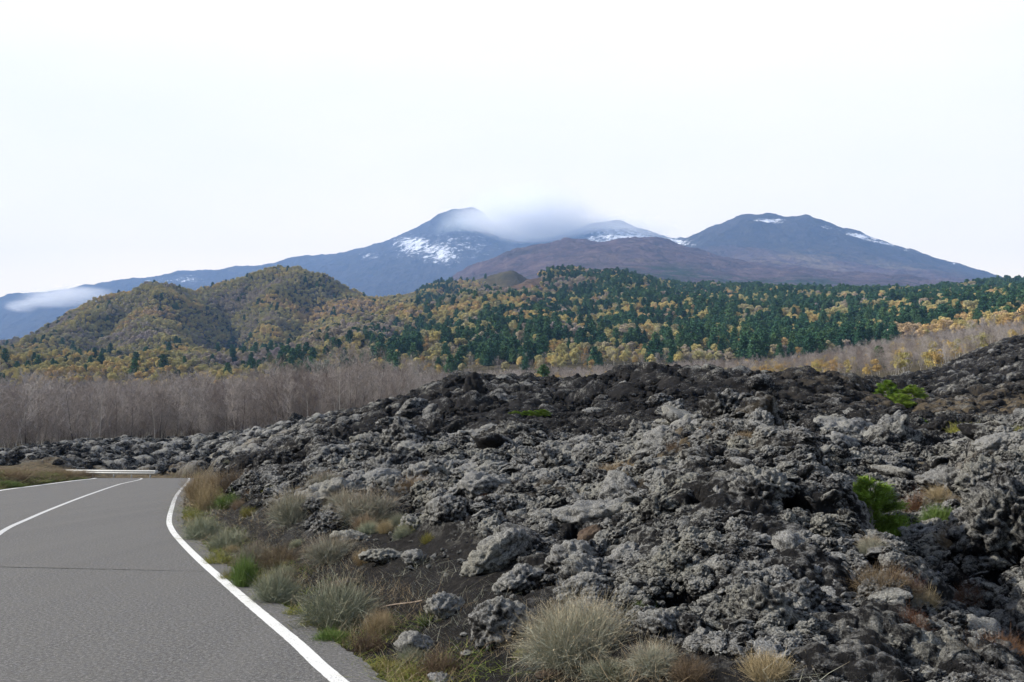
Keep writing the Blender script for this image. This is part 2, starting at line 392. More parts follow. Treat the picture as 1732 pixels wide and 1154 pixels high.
# ------------------------------------------------------------ terrain control tables (photo column -> forward distance, photo row)
Z0 = None
NEAR = {
 -500: [(60, 806), (80, 792), (120, 768), (200, 742), (400, 690)],
 -250: [(60, 804), (75, 792), (95, 778), (120, 768), (200, 742), (400, 685)],
 0:    [(50, 802), (60, 797), (75, 789), (90, 778), (110, 770), (150, 760), (200, 744), (300, 708), (400, 682)],
 80:   [(52, 804), (60, 800), (75, 792), (90, 772), (105, 764), (120, 768), (150, 760), (200, 744), (300, 708), (400, 682)],
 150:  [(72, 812), (79, 802), (90, 778), (98, 760), (110, 754), (125, 764), (150, 758), (200, 742), (300, 706), (400, 682)],
 220:  [(72, 812), (79, 803), (88, 786), (98, 762), (110, 749), (125, 760), (150, 755), (200, 740), (300, 704), (400, 681)],
 290:  [(72, 811), (80, 801), (92, 780), (104, 760), (116, 750), (130, 756), (150, 752), (200, 737), (300, 702), (400, 680)],
 340:  [(30, 838), (45, 815), (60, 804), (80, 792), (100, 765), (115, 748), (140, 755), (200, 735), (300, 700), (400, 680)],
 390:  [(18, 880), (27, 840), (40, 806), (60, 795), (80, 775), (108, 744), (135, 751), (200, 731), (300, 697), (400, 676)],
 450:  [(12, 960), (15, 908), (20, 850), (26, 812), (33, 787), (40, 792), (50, 780), (80, 752), (105, 735), (130, 744), (200, 728), (300, 695), (400, 672)],
 520:  [(9.5, 1025), (12, 960), (15, 895), (20, 825), (26, 775), (31, 778), (45, 768), (75, 735), (100, 720), (125, 731), (200, 716), (300, 688), (400, 666)],
 600:  [(8, 1085), (10, 1015), (12, 950), (15, 882), (19, 820), (23, 775), (28, 780), (40, 760), (60, 735), (95, 706), (120, 720), (200, 705), (300, 680), (400, 660)],
 660:  [(7, 1125), (9, 1030), (12, 935), (15, 868), (19, 808), (23, 768), (28, 776), (40, 756), (60, 727), (90, 693), (115, 710), (200, 697), (300, 674), (400, 655)],
 700:  [(6.5, 1140), (8, 1062), (10, 985), (13, 900), (17, 820), (22, 768), (28, 774), (40, 750), (60, 714), (82, 680), (105, 700), (200, 692), (300, 668), (400, 650)],
 750:  [(6.5, 1125), (8, 1050), (10, 965), (13, 880), (17, 810), (22, 765), (28, 772), (40, 744), (58, 700), (75, 655), (95, 680), (200, 680), (300, 662), (400, 646)],
 800:  [(6, 1150), (7.5, 1060), (9, 990), (12, 900), (17, 808), (22, 762), (28, 770), (40, 738), (55, 692), (70, 645), (90, 668), (200, 672), (300, 656), (400, 642)],
 850:  [(6, 1145), (7.5, 1055), (9, 980), (12, 890), (17, 803), (22, 760), (28, 768), (40, 737), (55, 698), (70, 655), (90, 668), (200, 668), (300, 652), (400, 640)],
 900:  [(6, 1145), (7.5, 1055), (9, 975), (12, 880), (17, 798), (22, 758), (28, 766), (40, 736), (52, 704), (56, 690), (72, 656), (90, 668), (200, 665), (300, 650), (400, 638)],
 1000: [(5.5, 1160), (7, 1070), (8.5, 992), (11, 895), (15, 815), (20, 772), (27, 767), (40, 730), (55, 690), (68, 656), (90, 666), (200, 660), (300, 645), (400, 635)],
 1050: [(5.5, 1155), (7, 1060), (8.5, 975), (11, 870), (14, 808), (18, 772), (25, 764), (38, 728), (50, 675), (60, 640), (80, 660), (200, 657), (300, 642), (400, 632)],
 1100: [(5.5, 1150), (7, 1045), (8.5, 950), (10, 880), (13, 795), (17, 760), (23, 762), (32, 738), (45, 690), (56, 636), (76, 656), (200, 655), (300, 640), (400, 630)],
 1150: [(5.5, 1145), (7, 1030), (8.5, 925), (10.5, 830), (13, 768), (16, 748), (22, 758), (30, 738), (44, 690), (56, 640), (75, 658), (200, 652), (300, 637), (400, 627)],
 1200: [(5.5, 1140), (7, 1015), (8.5, 910), (10.5, 810), (12.5, 755), (15, 736), (20, 752), (28, 738), (42, 695), (56, 645), (75, 660), (200, 650), (300, 635), (400, 625)],
 1280: [(5, 1165), (6.5, 1040), (8.5, 900), (11, 780), (13.5, 728), (17, 756), (25, 748), (40, 702), (55, 650), (75, 660), (200, 645), (300, 630), (400, 618)],
 1320: [(5, 1165), (6.5, 1045), (8.5, 905), (11, 785), (12.8, 748), (15, 800), (20, 775), (27, 742), (40, 702), (55, 652), (75, 660), (200, 643), (300, 628), (400, 615)],
 1370: [(5, 1170), (6.5, 1065), (8.5, 920), (11, 812), (12.6, 900), (15, 890), (17, 840), (20, 780), (25, 745), (30, 726), (42, 702), (56, 650), (75, 657), (200, 640), (300, 625), (400, 612)],
 1430: [(5, 1175), (6.5, 1090), (8, 975), (9.8, 885), (11.2, 985), (13, 975), (15, 920), (18, 835), (22, 775), (27, 735), (33, 712), (42, 704), (55, 655), (75, 655), (200, 635), (300, 615), (400, 605)],
 1500: [(5, 1190), (6.3, 1110), (7.6, 1010), (8.5, 990), (9.6, 1040), (12, 995), (14, 940), (17, 880), (22, 790), (28, 740), (36, 718), (48, 712), (60, 692), (72, 660), (90, 648), (200, 625), (300, 605), (400, 595)],
 1570: [(5, 1215), (6.5, 1150), (7.5, 1080), (10, 990), (13, 930), (15, 900), (19, 840), (24, 775), (30, 735), (36, 722), (48, 716), (62, 690), (75, 665), (90, 645), (120, 640), (200, 615), (300, 595), (400, 585)],
 1620: [(5, 1220), (6.5, 1150), (8, 1075), (10, 995), (12.5, 950), (14, 905), (16, 830), (18, 800), (22, 780), (28, 742), (36, 728), (46, 722), (58, 680), (75, 655), (90, 640), (115, 622), (150, 615), (200, 608), (300, 590), (400, 580)],
 1660: [(5, 1220), (6.5, 1145), (8, 1068), (10, 990), (12, 955), (13.3, 900), (15, 790), (16.5, 750), (20, 775), (28, 745), (38, 728), (48, 716), (60, 672), (90, 632), (120, 600), (150, 596), (200, 602), (300, 585), (400, 575)],
 1732: [(5, 1220), (7, 1110), (9, 1020), (11, 955), (12.5, 890), (14.5, 765), (15.6, 735), (20, 758), (28, 735), (38, 722), (48, 700), (60, 655), (90, 612), (120, 580), (150, 575), (200, 590), (300, 572), (400, 565)],
 1850: [(5, 1240), (9, 1010), (12, 880), (14.5, 740), (20, 730), (40, 690), (60, 640), (90, 590), (120, 568), (200, 575), (400, 555)],
 2100: [(5, 1250), (9, 1000), (13, 800), (16, 700), (20, 700), (40, 660), (60, 620), (120, 560), (200, 560), (400, 545)],
 2500: [(5, 1280), (9, 1020), (20, 720), (60, 620), (200, 560), (400, 545)],
}
def lr(px, py, z=0.0):
    p = on_plane(px, py, z); return (p[0], p[1])
# painted lines traced from the photo on to the road plane
R_LINE = [(10.5, -16), (6.0, -7.5), (2.2, 0.0), (0.3, 3.9)] + [lr(*q) for q in
          [(574, 1154), (500, 1087), (432, 1030), (380, 985), (338, 948), (308, 918), (291, 897), (286, 880), (291, 858), (300, 836), (319, 808.5)]] + \
         [(-23.4, 67.5), (-28.5, 70.0), (-37, 71.0), (-50, 71.3)]
C_LINE = [(7.5, -17.5), (3.0, -9), (-0.9, -1.5), (-2.9, 2.8), (-4.6, 7.0), (-7.0, 12.4)] + [lr(*q) for q in
          [(0, 902), (50, 877), (100, 856), (150, 837), (200, 820), (238, 809)]] + [(-28, 66.5), (-35, 69), (-50, 70)]
L_LINE = [(3.5, -19.5), (-1.0, -11), (-4.8, -3.4), (-6.6, 1.0), (-8.3, 5.2), (-12.6, 16.5)] + [lr(-180, 862)] + [lr(*q) for q in
          [(0, 830), (60, 822), (120, 814), (160, 808.5)]] + [(-30.5, 64.0), (-37, 65.4), (-50, 66)]

def catmull(pts, n=14):
    P = np.array([pts[0]] + list(pts) + [pts[-1]], float); out = []
    for i in range(1, len(P) - 2):
        for t in np.linspace(0, 1, n, endpoint=False):
            a, b, c, d = P[i - 1], P[i], P[i + 1], P[i + 2]
            out.append(0.5 * ((2 * b) + (-a + c) * t + (2 * a - 5 * b + 4 * c - d) * t * t + (-a + 3 * b - 3 * c + d) * t ** 3))
    out.append(P[-2]); return np.array(out)

def resample(poly, n):
    d = np.r_[0, np.cumsum(np.hypot(*np.diff(poly, axis=0).T))]
    t = np.linspace(0, d[-1], n)
    return np.c_[np.interp(t, d, poly[:, 0]), np.interp(t, d, poly[:, 1])]
RL, CL, LL = catmull(R_LINE), catmull(C_LINE), catmull(L_LINE)

def road_z(y):
    t = np.maximum(np.asarray(y, float) - 62.5, 0)
    return -0.05 * t * sstep(0, 3, t)

def seg_dist(x, y, poly):
    """signed distance: positive to the right-hand side of the poly's travel"""
    best = np.full(x.shape, 1e9); sgn = np.zeros(x.shape)
    for (ax, ay), (bx, by) in zip(poly[:-1], poly[1:]):
        dx, dy = bx - ax, by - ay
        t = np.clip(((x - ax) * dx + (y - ay) * dy) / (dx * dx + dy * dy + 1e-12), 0, 1)
        d = np.hypot(x - ax - t * dx, y - ay - t * dy)
        s = (x - ax) * dy - (y - ay) * dx
        m = d < best
        best = np.where(m, d, best); sgn = np.where(m, s, sgn)
    return best * np.sign(sgn)

class Sheet:
    """a heightfield sheet: rows of constant forward distance, columns of constant direction"""
    def __init__(s, pts, u0, u1, nu, y0, y1, nv, uscale=3.3, reg=0.002, cu=360, cv=420, passes=3):
        P = np.array(pts, float)                     # X, Y, Z
        s.u0, s.u1, s.nu, s.l0, s.l1, s.nv = u0, u1, nu, math.log(y0), math.log(y1), nv
        a, b = P[:, 0] / P[:, 1] * uscale, np.log(P[:, 1])
        v = (P[:, 2] - CAMZ) / P[:, 1]
        D = np.hypot(a[:, None] - a[None], b[:, None] - b[None])
        n = len(P)
        A = np.zeros((n + 3, n + 3)); A[:n, :n] = -D + np.eye(n) * reg
        Q = np.c_[np.ones(n), a, b]; A[:n, n:] = Q; A[n:, :n] = Q.T
        w = np.linalg.solve(A, np.r_[v, 0, 0, 0])
        U, L = np.meshgrid(np.linspace(u0, u1, cu), np.linspace(s.l0, s.l1, cv))
        V = w[n] + w[n + 1] * U * uscale + w[n + 2] * L
        for i in range(n):
            V -= w[i] * np.hypot(U * uscale - a[i], L - b[i])
        for _ in range(passes):
            Vp = np.pad(V, 1, mode='edge')
            V = (Vp[1:-1, 1:-1] * 4 + Vp[:-2, 1:-1] + Vp[2:, 1:-1] + Vp[1:-1, :-2] + Vp[1:-1, 2:]) / 8
        iu = np.linspace(0, cu - 1, nu); il = np.linspace(0, cv - 1, nv)
        s.u = np.linspace(u0, u1, nu); s.l = np.linspace(s.l0, s.l1, nv)
        V = s._bil(V, *np.meshgrid(iu, il))
        s.X = s.u[None] * np.exp(s.l)[:, None]; s.Y = np.repeat(np.exp(s.l)[:, None], nu, 1)
        s.Z = CAMZ + V * s.Y
    @staticmethod
    def _bil(V, iu, il):
        i0 = np.clip(np.floor(iu).astype(int), 0, V.shape[1] - 2); j0 = np.clip(np.floor(il).astype(int), 0, V.shape[0] - 2)
        fu, fl = np.clip(iu - i0, 0, 1), np.clip(il - j0, 0, 1)
        return (V[j0, i0] * (1 - fu) * (1 - fl) + V[j0, i0 + 1] * fu * (1 - fl) + V[j0 + 1, i0] * (1 - fu) * fl + V[j0 + 1, i0 + 1] * fu * fl)
    def idx(s, x, y):
        y = np.maximum(y, 1e-3)
        return (x / y - s.u0) / (s.u1 - s.u0) * (s.nu - 1), (np.log(y) - s.l0) / (s.l1 - s.l0) * (s.nv - 1)
    def h(s, x, y, field=None):
        x, y = np.asarray(x, float), np.asarray(y, float)
        return s._bil(s.Z if field is None else field, *s.idx(x, y))
    def mesh(s, name, smooth=True):
        idx = np.arange(s.nu * s.nv).reshape(s.nv, s.nu)
        f = np.stack([idx[:-1, :-1], idx[:-1, 1:], idx[1:, 1:], idx[1:, :-1]], -1).reshape(-1, 4)
        return mesh_np(name, np.c_[s.X.ravel(), s.Y.ravel(), s.Z.ravel()], f, smooth)
    def hit(s, px, py, ymin=4, ymax=None):
        """first ground point met by the photo's pixel ray"""
        ys = np.exp(np.linspace(math.log(ymin), s.l1 if ymax is None else math.log(ymax), 1500))
        d = unproj(px, py, 1.0)
        x, z = d[0] * ys, CAMZ + (d[2] - CAMZ) * ys
        g = s.h(x, ys)
        k = np.argmax(z <= g)
        if not (z[k] <= g[k]): return None
        return np.array([x[k], ys[k], g[k]])

pts = []
for px, lst in NEAR.items():
    for Y, py in lst: pts.append(unproj(px, py, Y))
for poly in (RL[::6], CL[::8], LL[::6]):
    for x, y in poly:
        if 1.2 < y < 66 and abs(x / y) < 1.1: pts.append((x, y, 0.0))
for u in np.linspace(-1.0, 1.0, 13):
    pts.append((u * 1.3, 1.3, 0.0)); 
    if u > -0.2: pts.append((u * 3.2, 3.2, 0.02))
for u in (-1.0, -0.85, -0.7, -0.6):
    for y in (3, 6, 12, 20, 32, 45): pts.append((u * y, y, 0.0 + 0.01 * max(0, -u * y - 30)))
# drop near-duplicates
keep = []
for p in pts:
    if all(math.hypot((p[0] / p[1] - q[0] / q[1]) * 3.3, math.log(p[1] / q[1])) > 0.02 for q in keep): keep.append(p)
NU, NV = 1500, 1900
T = Sheet(keep, -0.95, 0.95, NU, 1.3, 450, NV)
X, Y, Z = T.X, T.Y, T.Z
# distances to the road edge lines
sub = (slice(None, None, 6), slice(None, None, 6))
def up(field):
    iu = np.linspace(0, field.shape[1] - 1, NU); il = np.linspace(0, field.shape[0] - 1, NV)
    return Sheet._bil(field, *np.meshgrid(iu, il))
cu, cv = 300, 380
gu = np.linspace(-0.95, 0.95, cu); gl = np.linspace(T.l0, T.l1, cv)
GX = gu[None] * np.exp(gl)[:, None]; GY = np.repeat(np.exp(gl)[:, None], cu, 1)
dR = up(seg_dist(GX, GY, RL[::3])); dL = up(-seg_dist(GX, GY, LL[::3]))
outR, outL = dR, dL                     # >0 outside the line
dout = np.maximum(outR, outL)
inside = dout < 0
# character fields
lava_r = sstep(0.9, 2.2, outR) * (outR > 0)
lava_l = sstep(8, 16, outL) * sstep(62, 80, Y) * (outL > 0)
lava_b = sstep(75, 82, Y)
lava = np.clip(np.maximum(np.maximum(lava_r * (outR > outL), lava_l), lava_b * 1.0), 0, 1)
# forest floor beyond the crests of the flow
crest = np.interp(T.u, [(p - 866) / 1654 for p in (-500, 0, 80, 150, 290, 390, 450, 520, 600, 700, 800, 900, 1050, 1200, 1400, 1500, 1570, 1620, 1732, 2500)],
                  [90, 93, 106, 113, 120, 114, 112, 108, 103, 90, 77, 80, 68, 66, 66, 84, 100, 125, 165, 165])[None]
lava *= 1 - sstep(crest, crest * 1.06 + 1, Y)
railzone = (X / Y * 1654 + 866 < 300) * (1 - sstep(76, 79, Y)) * (Y > 58) * (outR > 0) * (outL < 0.5)
lava *= 1 - railzone
lava_full = lava.copy()
n_big = fbm(X / 9.0, Y / 9.0, 3, 3)
n_mid = ridged(X / 2.6 + 5, Y / 2.6, 3, 11)
n_sm = ridged(X / 0.85, Y / 0.85, 3, 21)
nfar = ridged(X / 7.0, Y / 7.0, 4, 31, 0.55)
far_w = sstep(28, 60, Y)
ang = 0.010
rough = (1 - far_w) * (n_mid * 0.11 + n_sm * 0.045) + far_w * nfar * 0.42
rough *= 0.35 + 0.65 * sstep(5, 12, Y)
# smoother cinder patch between the boulders, left of the mound
pc = T.hit(700, 1000); pc2 = T.hit(650, 905)
cind = np.exp(-(((X - pc[0]) / 0.9) ** 2 + ((Y - pc[1]) / 1.9) ** 2)) * 1.3 + \
       np.exp(-(((X - pc2[0]) / .8) ** 2 + ((Y - pc2[1]) / 1.6) ** 2)) * 0.7
cind += np.exp(-((outR - 1.4) / .9) ** 2) * (Y < 16) * 0.6 * (X < 0.5)
cinder = np.clip(cind + 0.35 * fbm(X / 0.8, Y / 0.8, 3, 41), 0, 1) * (outR > 0) * (Y < 30)
Z = Z + lava * rough * (1 - 0.75 * cinder)
cr_w = np.array([unproj(*q)[:2] for q in ((1275, 728, 13.8), (1330, 770, 12.3), (1370, 812, 11.0), (1430, 885, 9.8), (1490, 975, 8.4), (1550, 1060, 7.4), (1600, 1150, 6.4))])
d_cr = up(seg_dist(GX, GY, cr_w))
right_ = -d_cr            # the polyline runs towards the camera: its right-hand side is negative x
dd_ = np.abs(d_cr); side_ = np.where(X > np.interp(Y, cr_w[::-1, 1], cr_w[::-1, 0]), 1, -1)
zone_ = sstep(5.6, 6.6, Y) * (1 - sstep(13.0, 14.5, Y))
Z = Z + zone_ * (0.26 * np.exp(-(dd_ / .45) ** 2) - 0.62 * (side_ > 0) * np.exp(-((dd_ - 1.0) / .42) ** 2))
steep = np.zeros_like(X)
gyy, gxx = np.gradient(Z)
dYr = np.gradient(Y, axis=0); dXc = np.gradient(X, axis=1)
sl_x = gxx / dXc; sl_y = gyy / dYr - sl_x * np.gradient(X, axis=0) / dYr
slope_ = np.hypot(sl_x, sl_y)
k_ = 9
ker = np.ones(k_) / k_
slope_ = np.apply_along_axis(lambda q: np.convolve(q, ker, 'same'), 0, slope_); slope_ = np.apply_along_axis(lambda q: np.convolve(q, ker, 'same'), 1, slope_)
steep = sstep(.75, 1.25, slope_)
T_steep = steep
HOLLOWS = [(1345, 885, 40, 26, .05), (1385, 945, 50, 26, .05), (1150, 1025, 80, 40, .06), (1075, 1045, 40, 26, .05), (975, 935, 46, 20, .045), (1395, 862, 30, 30, .04),
           (1240, 778, 34, 16, .03), (990, 776, 60, 16, .035), (690, 790, 50, 18, .035), (1590, 792, 44, 26, .04), (1440, 740, 44, 16, .025), (1440, 1030, 44, 24, .05),
           (1290, 1010, 40, 24, .04), (1230, 930, 36, 22, .04), (1180, 870, 34, 18, .035), (1085, 880, 40, 22, .04), (900, 900, 40, 18, .04), (1480, 1010, 40, 30, .05),
           (1310, 760, 30, 22, .035), (1110, 800, 36, 14, .03), (870, 800, 44, 14, .03), (600, 790, 36, 14, .03), (1700, 985, 60, 20, .04), (1560, 1130, 50, 30, .05),
           (1640, 1090, 40, 20, .04), (1210, 1085, 50, 24, .05), (1330, 1080, 44, 22, .045), (1400, 1110, 40, 22, .045), (1510, 880, 50, 30, .04), (1545, 770, 40, 14, .03)]
holl = np.zeros_like(X)
for (hpx_, hpy_, hw, hh_, hd_) in HOLLOWS:
    p = T.hit(hpx_, hpy_, 4.5)
    if p is None: continue
    rx_ = hw / F * p[1] / 2; ry_ = max(rx_, hh_ / F * p[1] * 1.6)
    q_ = ((X - p[0]) / rx_) ** 2 + ((Y - p[1]) / ry_) ** 2
    wob_ = 0.5 * fbm(X / rx_ * .8, Y / ry_ * .8, 2, 17)
    m_ = sstep(1.6, 0.5, q_ + wob_)
    holl = np.maximum(holl, m_); Z = Z - m_ * hd_ * p[1]
# verge and road bed
flat = sstep(0.35, 1.6, np.where(outR > outL, outR, outL))
rz = road_z(Y)
verge = 0.03 * fbm(X / 0.5, Y / 0.5, 3, 51)
Z = np.where(dout < 0.36, rz - 0.035, rz - 0.035 + (Z - rz + verge * (1 - lava) + 0.035) * flat)
dipmask = (Y > 60) & (Y < 76) & (outR > 0) & (outL < 0)
T.Z = Z
T.lava = lava
me = T.mesh('lava_field')
amp = lava * (1 - 0.8 * cinder)
fattr(me, 'lava', np.clip(lava + sstep(0, 0.5, outR) * (outR > outL) * (Y < 60) * (1 - lava), 0, 1).ravel())
fattr(me, 'amp', amp.ravel())
fattr(me, 'cinder', np.clip(np.maximum(cinder, (1 - lava) * (outR > outL) * (Y < 60)), 0, 1).ravel())
lich_shade = 0.10 * n_big - 0.35 * holl + 0.16 * steep  # lichen spread; hollows also painted black to deepen their shade
T_holl = holl
# the gully on the right has pale crusts, the far left strip is greyer
lich_shade += 0.0
fattr(me, 'lich_shade', lich_shade.ravel())
dry = np.zeros_like(X)
for (px, py, ym, rx, ry, w) in [(1500, 722, 20, 9, 5, 1.0), (1600, 745, 20, 6, 4, 1.0), (1680, 700, 20, 8, 8, .8), (1060, 800, 8, .9, 1.2, .9), (1140, 770, 8, 1.2, 1.4, .6),
                         (420, 790, 20, 5, 8, .5), (1440, 770, 15, 2.5, 3, .5), (1590, 860, 9, 1.2, 1.2, .6), (60, 800, 40, 14, 6, .8), (230, 806, 70, 12, 3, .8)]:
    p = T.hit(px, py, ym)
    if p is not None: dry += w * np.exp(-((X - p[0]) / rx) ** 2 - ((Y - p[1]) / ry) ** 2)
fattr(me, 'dry', np.clip(dry, 0, 1).ravel())
ground = link('lava_field', me, M_GROUND, kind='structure')

# geometry nodes: rounded lava lumps pushed out along the surface normal
def gn_group(name):
    g = bpy.data.node_groups.new(name, 'GeometryNodeTree')
    g.interface.new_socket('Geometry', in_out='INPUT', socket_type='NodeSocketGeometry')
    g.interface.new_socket('Geometry', in_out='OUTPUT', socket_type='NodeSocketGeometry')
    return g, g.nodes.new('NodeGroupInput'), g.nodes.new('NodeGroupOutput')

def lava_displace(obj):
    g, gi, go = gn_group('lava_lumps'); h = N(g)
    pos = h.node('GeometryNodeInputPosition').outputs[0]
    nrm = h.node('GeometryNodeInputNormal').outputs[0]
    at = h.node('GeometryNodeInputNamedAttribute', data_type='FLOAT'); at.inputs[0].default_value = 'amp'
    ampo = at.outputs[0]
    sp = h.node('ShaderNodeSeparateXYZ'); h.ln(pos, sp.inputs[0])
    def lump(vec, scale, warp=0.25):
        nzn = h.node('ShaderNodeTexNoise'); h.ln(vec, nzn.inputs['Vector']); nzn.inputs['Scale'].default_value = scale * 0.8
        sub_ = h.node('ShaderNodeVectorMath', operation='SCALE'); h.ln(nzn.outputs['Color'], sub_.inputs[0]); sub_.inputs['Scale'].default_value = warp / scale * 2
        ad = h.node('ShaderNodeVectorMath', operation='ADD'); h.ln(vec, ad.inputs[0]); h.ln(sub_.outputs[0], ad.inputs[1])
        v = h.node('ShaderNodeTexVoronoi'); v.feature = 'F1'; h.ln(ad.outputs[0], v.inputs['Vector']); v.inputs['Scale'].default_value = scale
        d = v.outputs['Distance']
        r = h.math('SUBTRACT', 1.0, h.math('MULTIPLY', d, d))
        return h.math('SUBTRACT', r, 0.72)
    def stage(geom, terms):
        tot = None
        for scale, a, y0, y1, f0, f1 in terms:
            w = h.mrange(sp.outputs['Y'], y0, y1, f0, f1)
            t = h.math('MULTIPLY', h.math('MULTIPLY', lump(pos, scale), a), w)
            tot = t if tot is None else h.math('ADD', tot, t)
        t2 = h.math('MULTIPLY', tot, ampo)
        sc = h.node('ShaderNodeVectorMath', operation='SCALE'); h.ln(nrm, sc.inputs[0]); h.ln(t2, sc.inputs['Scale'])
        s = h.node('GeometryNodeSetPosition'); h.ln(geom, s.inputs['Geometry']); h.ln(sc.outputs[0], s.inputs['Offset'])
        return s.outputs[0], tot
    g0 = gi.outputs[0]
    # capture lump height as an attribute (pale crust sits on the exposed lumps)
    st, tot = stage(g0, [(0.45, 1.5, 25, 55, 0.0, 1.0), (1.3, 0.45, 28, 70, 1.0, 0.8), (3.4, 0.18, 35, 80, 1.0, 0.4)])
    sa = h.node('GeometryNodeStoreNamedAttribute', data_type='FLOAT', domain='POINT')
    sa.inputs['Name'].default_value = 'lump'
    h.ln(st, sa.inputs['Geometry'])
    fine = lump(pos, 8.0)
    h.ln(h.math('ADD', h.math('MULTIPLY', tot, 0.75), h.math('MULTIPLY', fine, 0.45)), sa.inputs['Value'])
    st2, _ = stage(sa.outputs[0], [(8.5, 0.075, 25, 45, 1.0, 0.0), (20.0, 0.028, 14, 25, 1.0, 0.0)])
    h.ln(st2, go.inputs[0])
    m = obj.modifiers.new('lumps', 'NODES'); m.node_group = g
lava_displace(ground)

def hit(px, py, ymin=4, ymax=None): return T.hit(px, py, ymin, ymax)

# ------------------------------------------------------------ other setting sheets
HILL = []
def add(lst, pts):
    for px, py, Y in pts: lst.append(unproj(px, py, Y))
left_crest = [(-400, 640, 1500), (-150, 618, 1500), (0, 594, 1480), (60, 580, 1450), (120, 538, 1400), (200, 500, 1350), (250, 489, 1300), (290, 494, 1300),
              (320, 505, 1350), (360, 500, 1400), (400, 486, 1400), (450, 472, 1400), (500, 463, 1400), (540, 470, 1400), (570, 476, 1420), (600, 485, 1440),
              (650, 496, 1480), (700, 507, 1530), (740, 516, 1600)]
left_crest = [(p, q + (13 if 80 < p < 680 else 5), Y) for p, q, Y in left_crest]
add(HILL, left_crest)
add(HILL, [(p, q + 45, Y * 1.25) for p, q, Y in left_crest])
add(HILL, [(p, q + 70, Y * 1.7) for p, q, Y in left_crest])
# spurs and gullies of the left hills
add(HILL, [(225, 515, 1270), (190, 538, 1210), (150, 558, 1150), (110, 585, 1080), (75, 610, 980), (40, 634, 850),
           (250, 518, 1240), (246, 540, 1170), (240, 565, 1080), (262, 597, 980), (300, 625, 860),
           (205, 565, 1240), (180, 595, 1160), (165, 622, 1040), (160, 640, 900),
           (110, 556, 1360), (60, 592, 1310), (10, 615, 1240), (-60, 640, 1100),
           (325, 545, 1270), (328, 580, 1190), (335, 606, 1110), (350, 628, 1010), (390, 645, 880),
           (372, 530, 1370), (385, 565, 1310), (398, 600, 1240), (405, 630, 1130), (410, 648, 980),
           (470, 500, 1340), (455, 523, 1270), (446, 546, 1190), (440, 575, 1100), (436, 600, 1010),
           (515, 508, 1370), (520, 540, 1310), (512, 575, 1220), (500, 606, 1120), (475, 628, 1000),
           (560, 508, 1370), (572, 530, 1280), (565, 560, 1190), (550, 588, 1090),
           (622, 528, 1340), (630, 556, 1270), (625, 580, 1180), (685, 530, 1390), (690, 552, 1290)])
# conifer hill
con_crest = [(430, 632, 800), (480, 618, 830), (540, 600, 880), (600, 580, 930), (660, 560, 1000), (720, 540, 1080), (780, 520, 1160), (840, 498, 1250),
             (890, 472, 1350), (940, 458, 1400), (980, 462, 1400), (1050, 470, 1420), (1100, 480, 1450), (1200, 492, 1500), (1300, 494, 1500),
             (1400, 497, 1500), (1500, 502, 1500), (1580, 499, 1450), (1640, 490, 1420), (1690, 482, 1400), (1732, 480, 1400), (1900, 474, 1400), (2200, 470, 1400), (2500, 470, 1400)]
con_crest = [(p, q + 9 * (p > 800), Y) for p, q, Y in con_crest]
add(HILL, con_crest)
add(HILL, [(p, q + 25, Y * 1.25) for p, q, Y in con_crest[6:]])
add(HILL, [(p, q + 30, Y * 1.8) for p, q, Y in con_crest[6:]])
add(HILL, [(740, 490, 1750), (780, 478, 1800), (830, 462, 1800), (870, 455, 1780)])
add(HILL, [(600, 610, 750), (700, 590, 760), (800, 570, 800), (900, 550, 850), (1000, 545, 850), (1100, 545, 850), (1200, 545, 850), (1300, 545, 850),
           (1400, 540, 850), (1500, 535, 850), (1600, 530, 850), (1732, 520, 850), (2000, 510, 850), (2400, 505, 850),
           (900, 505, 1120), (1000, 505, 1120), (1200, 515, 1150), (1400, 515, 1150), (1600, 512, 1150), (1732, 505, 1150)])
add(HILL, [(px, 640 + (690 - 640) * (1 - min(1, max(0, px / 900))), 400) for px in (-400, -100, 100, 300)])
add(HILL, [(p, q, 600) for p, q in ((-400, 660), (0, 652), (200, 652), (400, 650), (550, 635), (700, 610), (850, 595), (1000, 590), (1200, 588), (1400, 580), (1550, 560), (1732, 545), (2100, 520), (2500, 515))])
for px in (-400, -100, 100, 300, 450, 600, 750, 900, 1050, 1200, 1350, 1500, 1620, 1732, 1900, 2200):
    for Yy in (330, 400):
        p = unproj(px, 600, Yy); pts_z = float(T.h(p[0], Yy)); HILL.append((p[0], Yy, pts_z - (1.5 if Yy < 350 else 0.0)))
HT = Sheet(HILL, -0.95, 0.95, 1000, 330, 3000, 700, 3.3, 0.0005, 560, 520, 2)
hx, hy = HT.X, HT.Y
HT.Z = HT.Z + (ridged(hx / 150, hy / 420, 4, 61) * (7.0 + 5.0 * (hx < -100)) + fbm(hx / 45, hy / 45, 3, 71) * 2.0) * sstep(430, 700, hy)
HT.Z -= (1 - sstep(395, 425, hy)) * 3.0
def make_hill_mat():
    m, nt, b = new_mat('hill_slope', 0.97, 0.05)
    h = N(nt); vec = h.pos()
    n = h.noise(vec, 0.02, 6, 0.65); f = h.noise(vec, 0.25, 4, 0.7)
    c = h.ramp(n, [(0.3, (0.055, 0.050, 0.030)), (0.5, (0.090, 0.075, 0.045)), (0.7, (0.12, 0.095, 0.055))])
    # bare cinder slope near the top of the conifer hill
    c = h.mix(h.attr('bare'), c, h.ramp(h.noise(vec, 0.05, 5, 0.6), [(0.35, (0.075, 0.055, 0.050)), (0.65, (0.13, 0.085, 0.065))]))
    c = h.mix(h.mrange(f, 0.35, 0.65, 0.0, 0.5), c, (0.03, 0.03, 0.018))
    h.ln(c, b.inputs['Base Color'])
    h.ln(h.bump(f, 1.0, 2.5), b.inputs['Normal'])
    return m
def bare_w(px, py):
    return np.exp(-((px - 868) / 62) ** 2 - ((py - 478) / 20) ** 2)
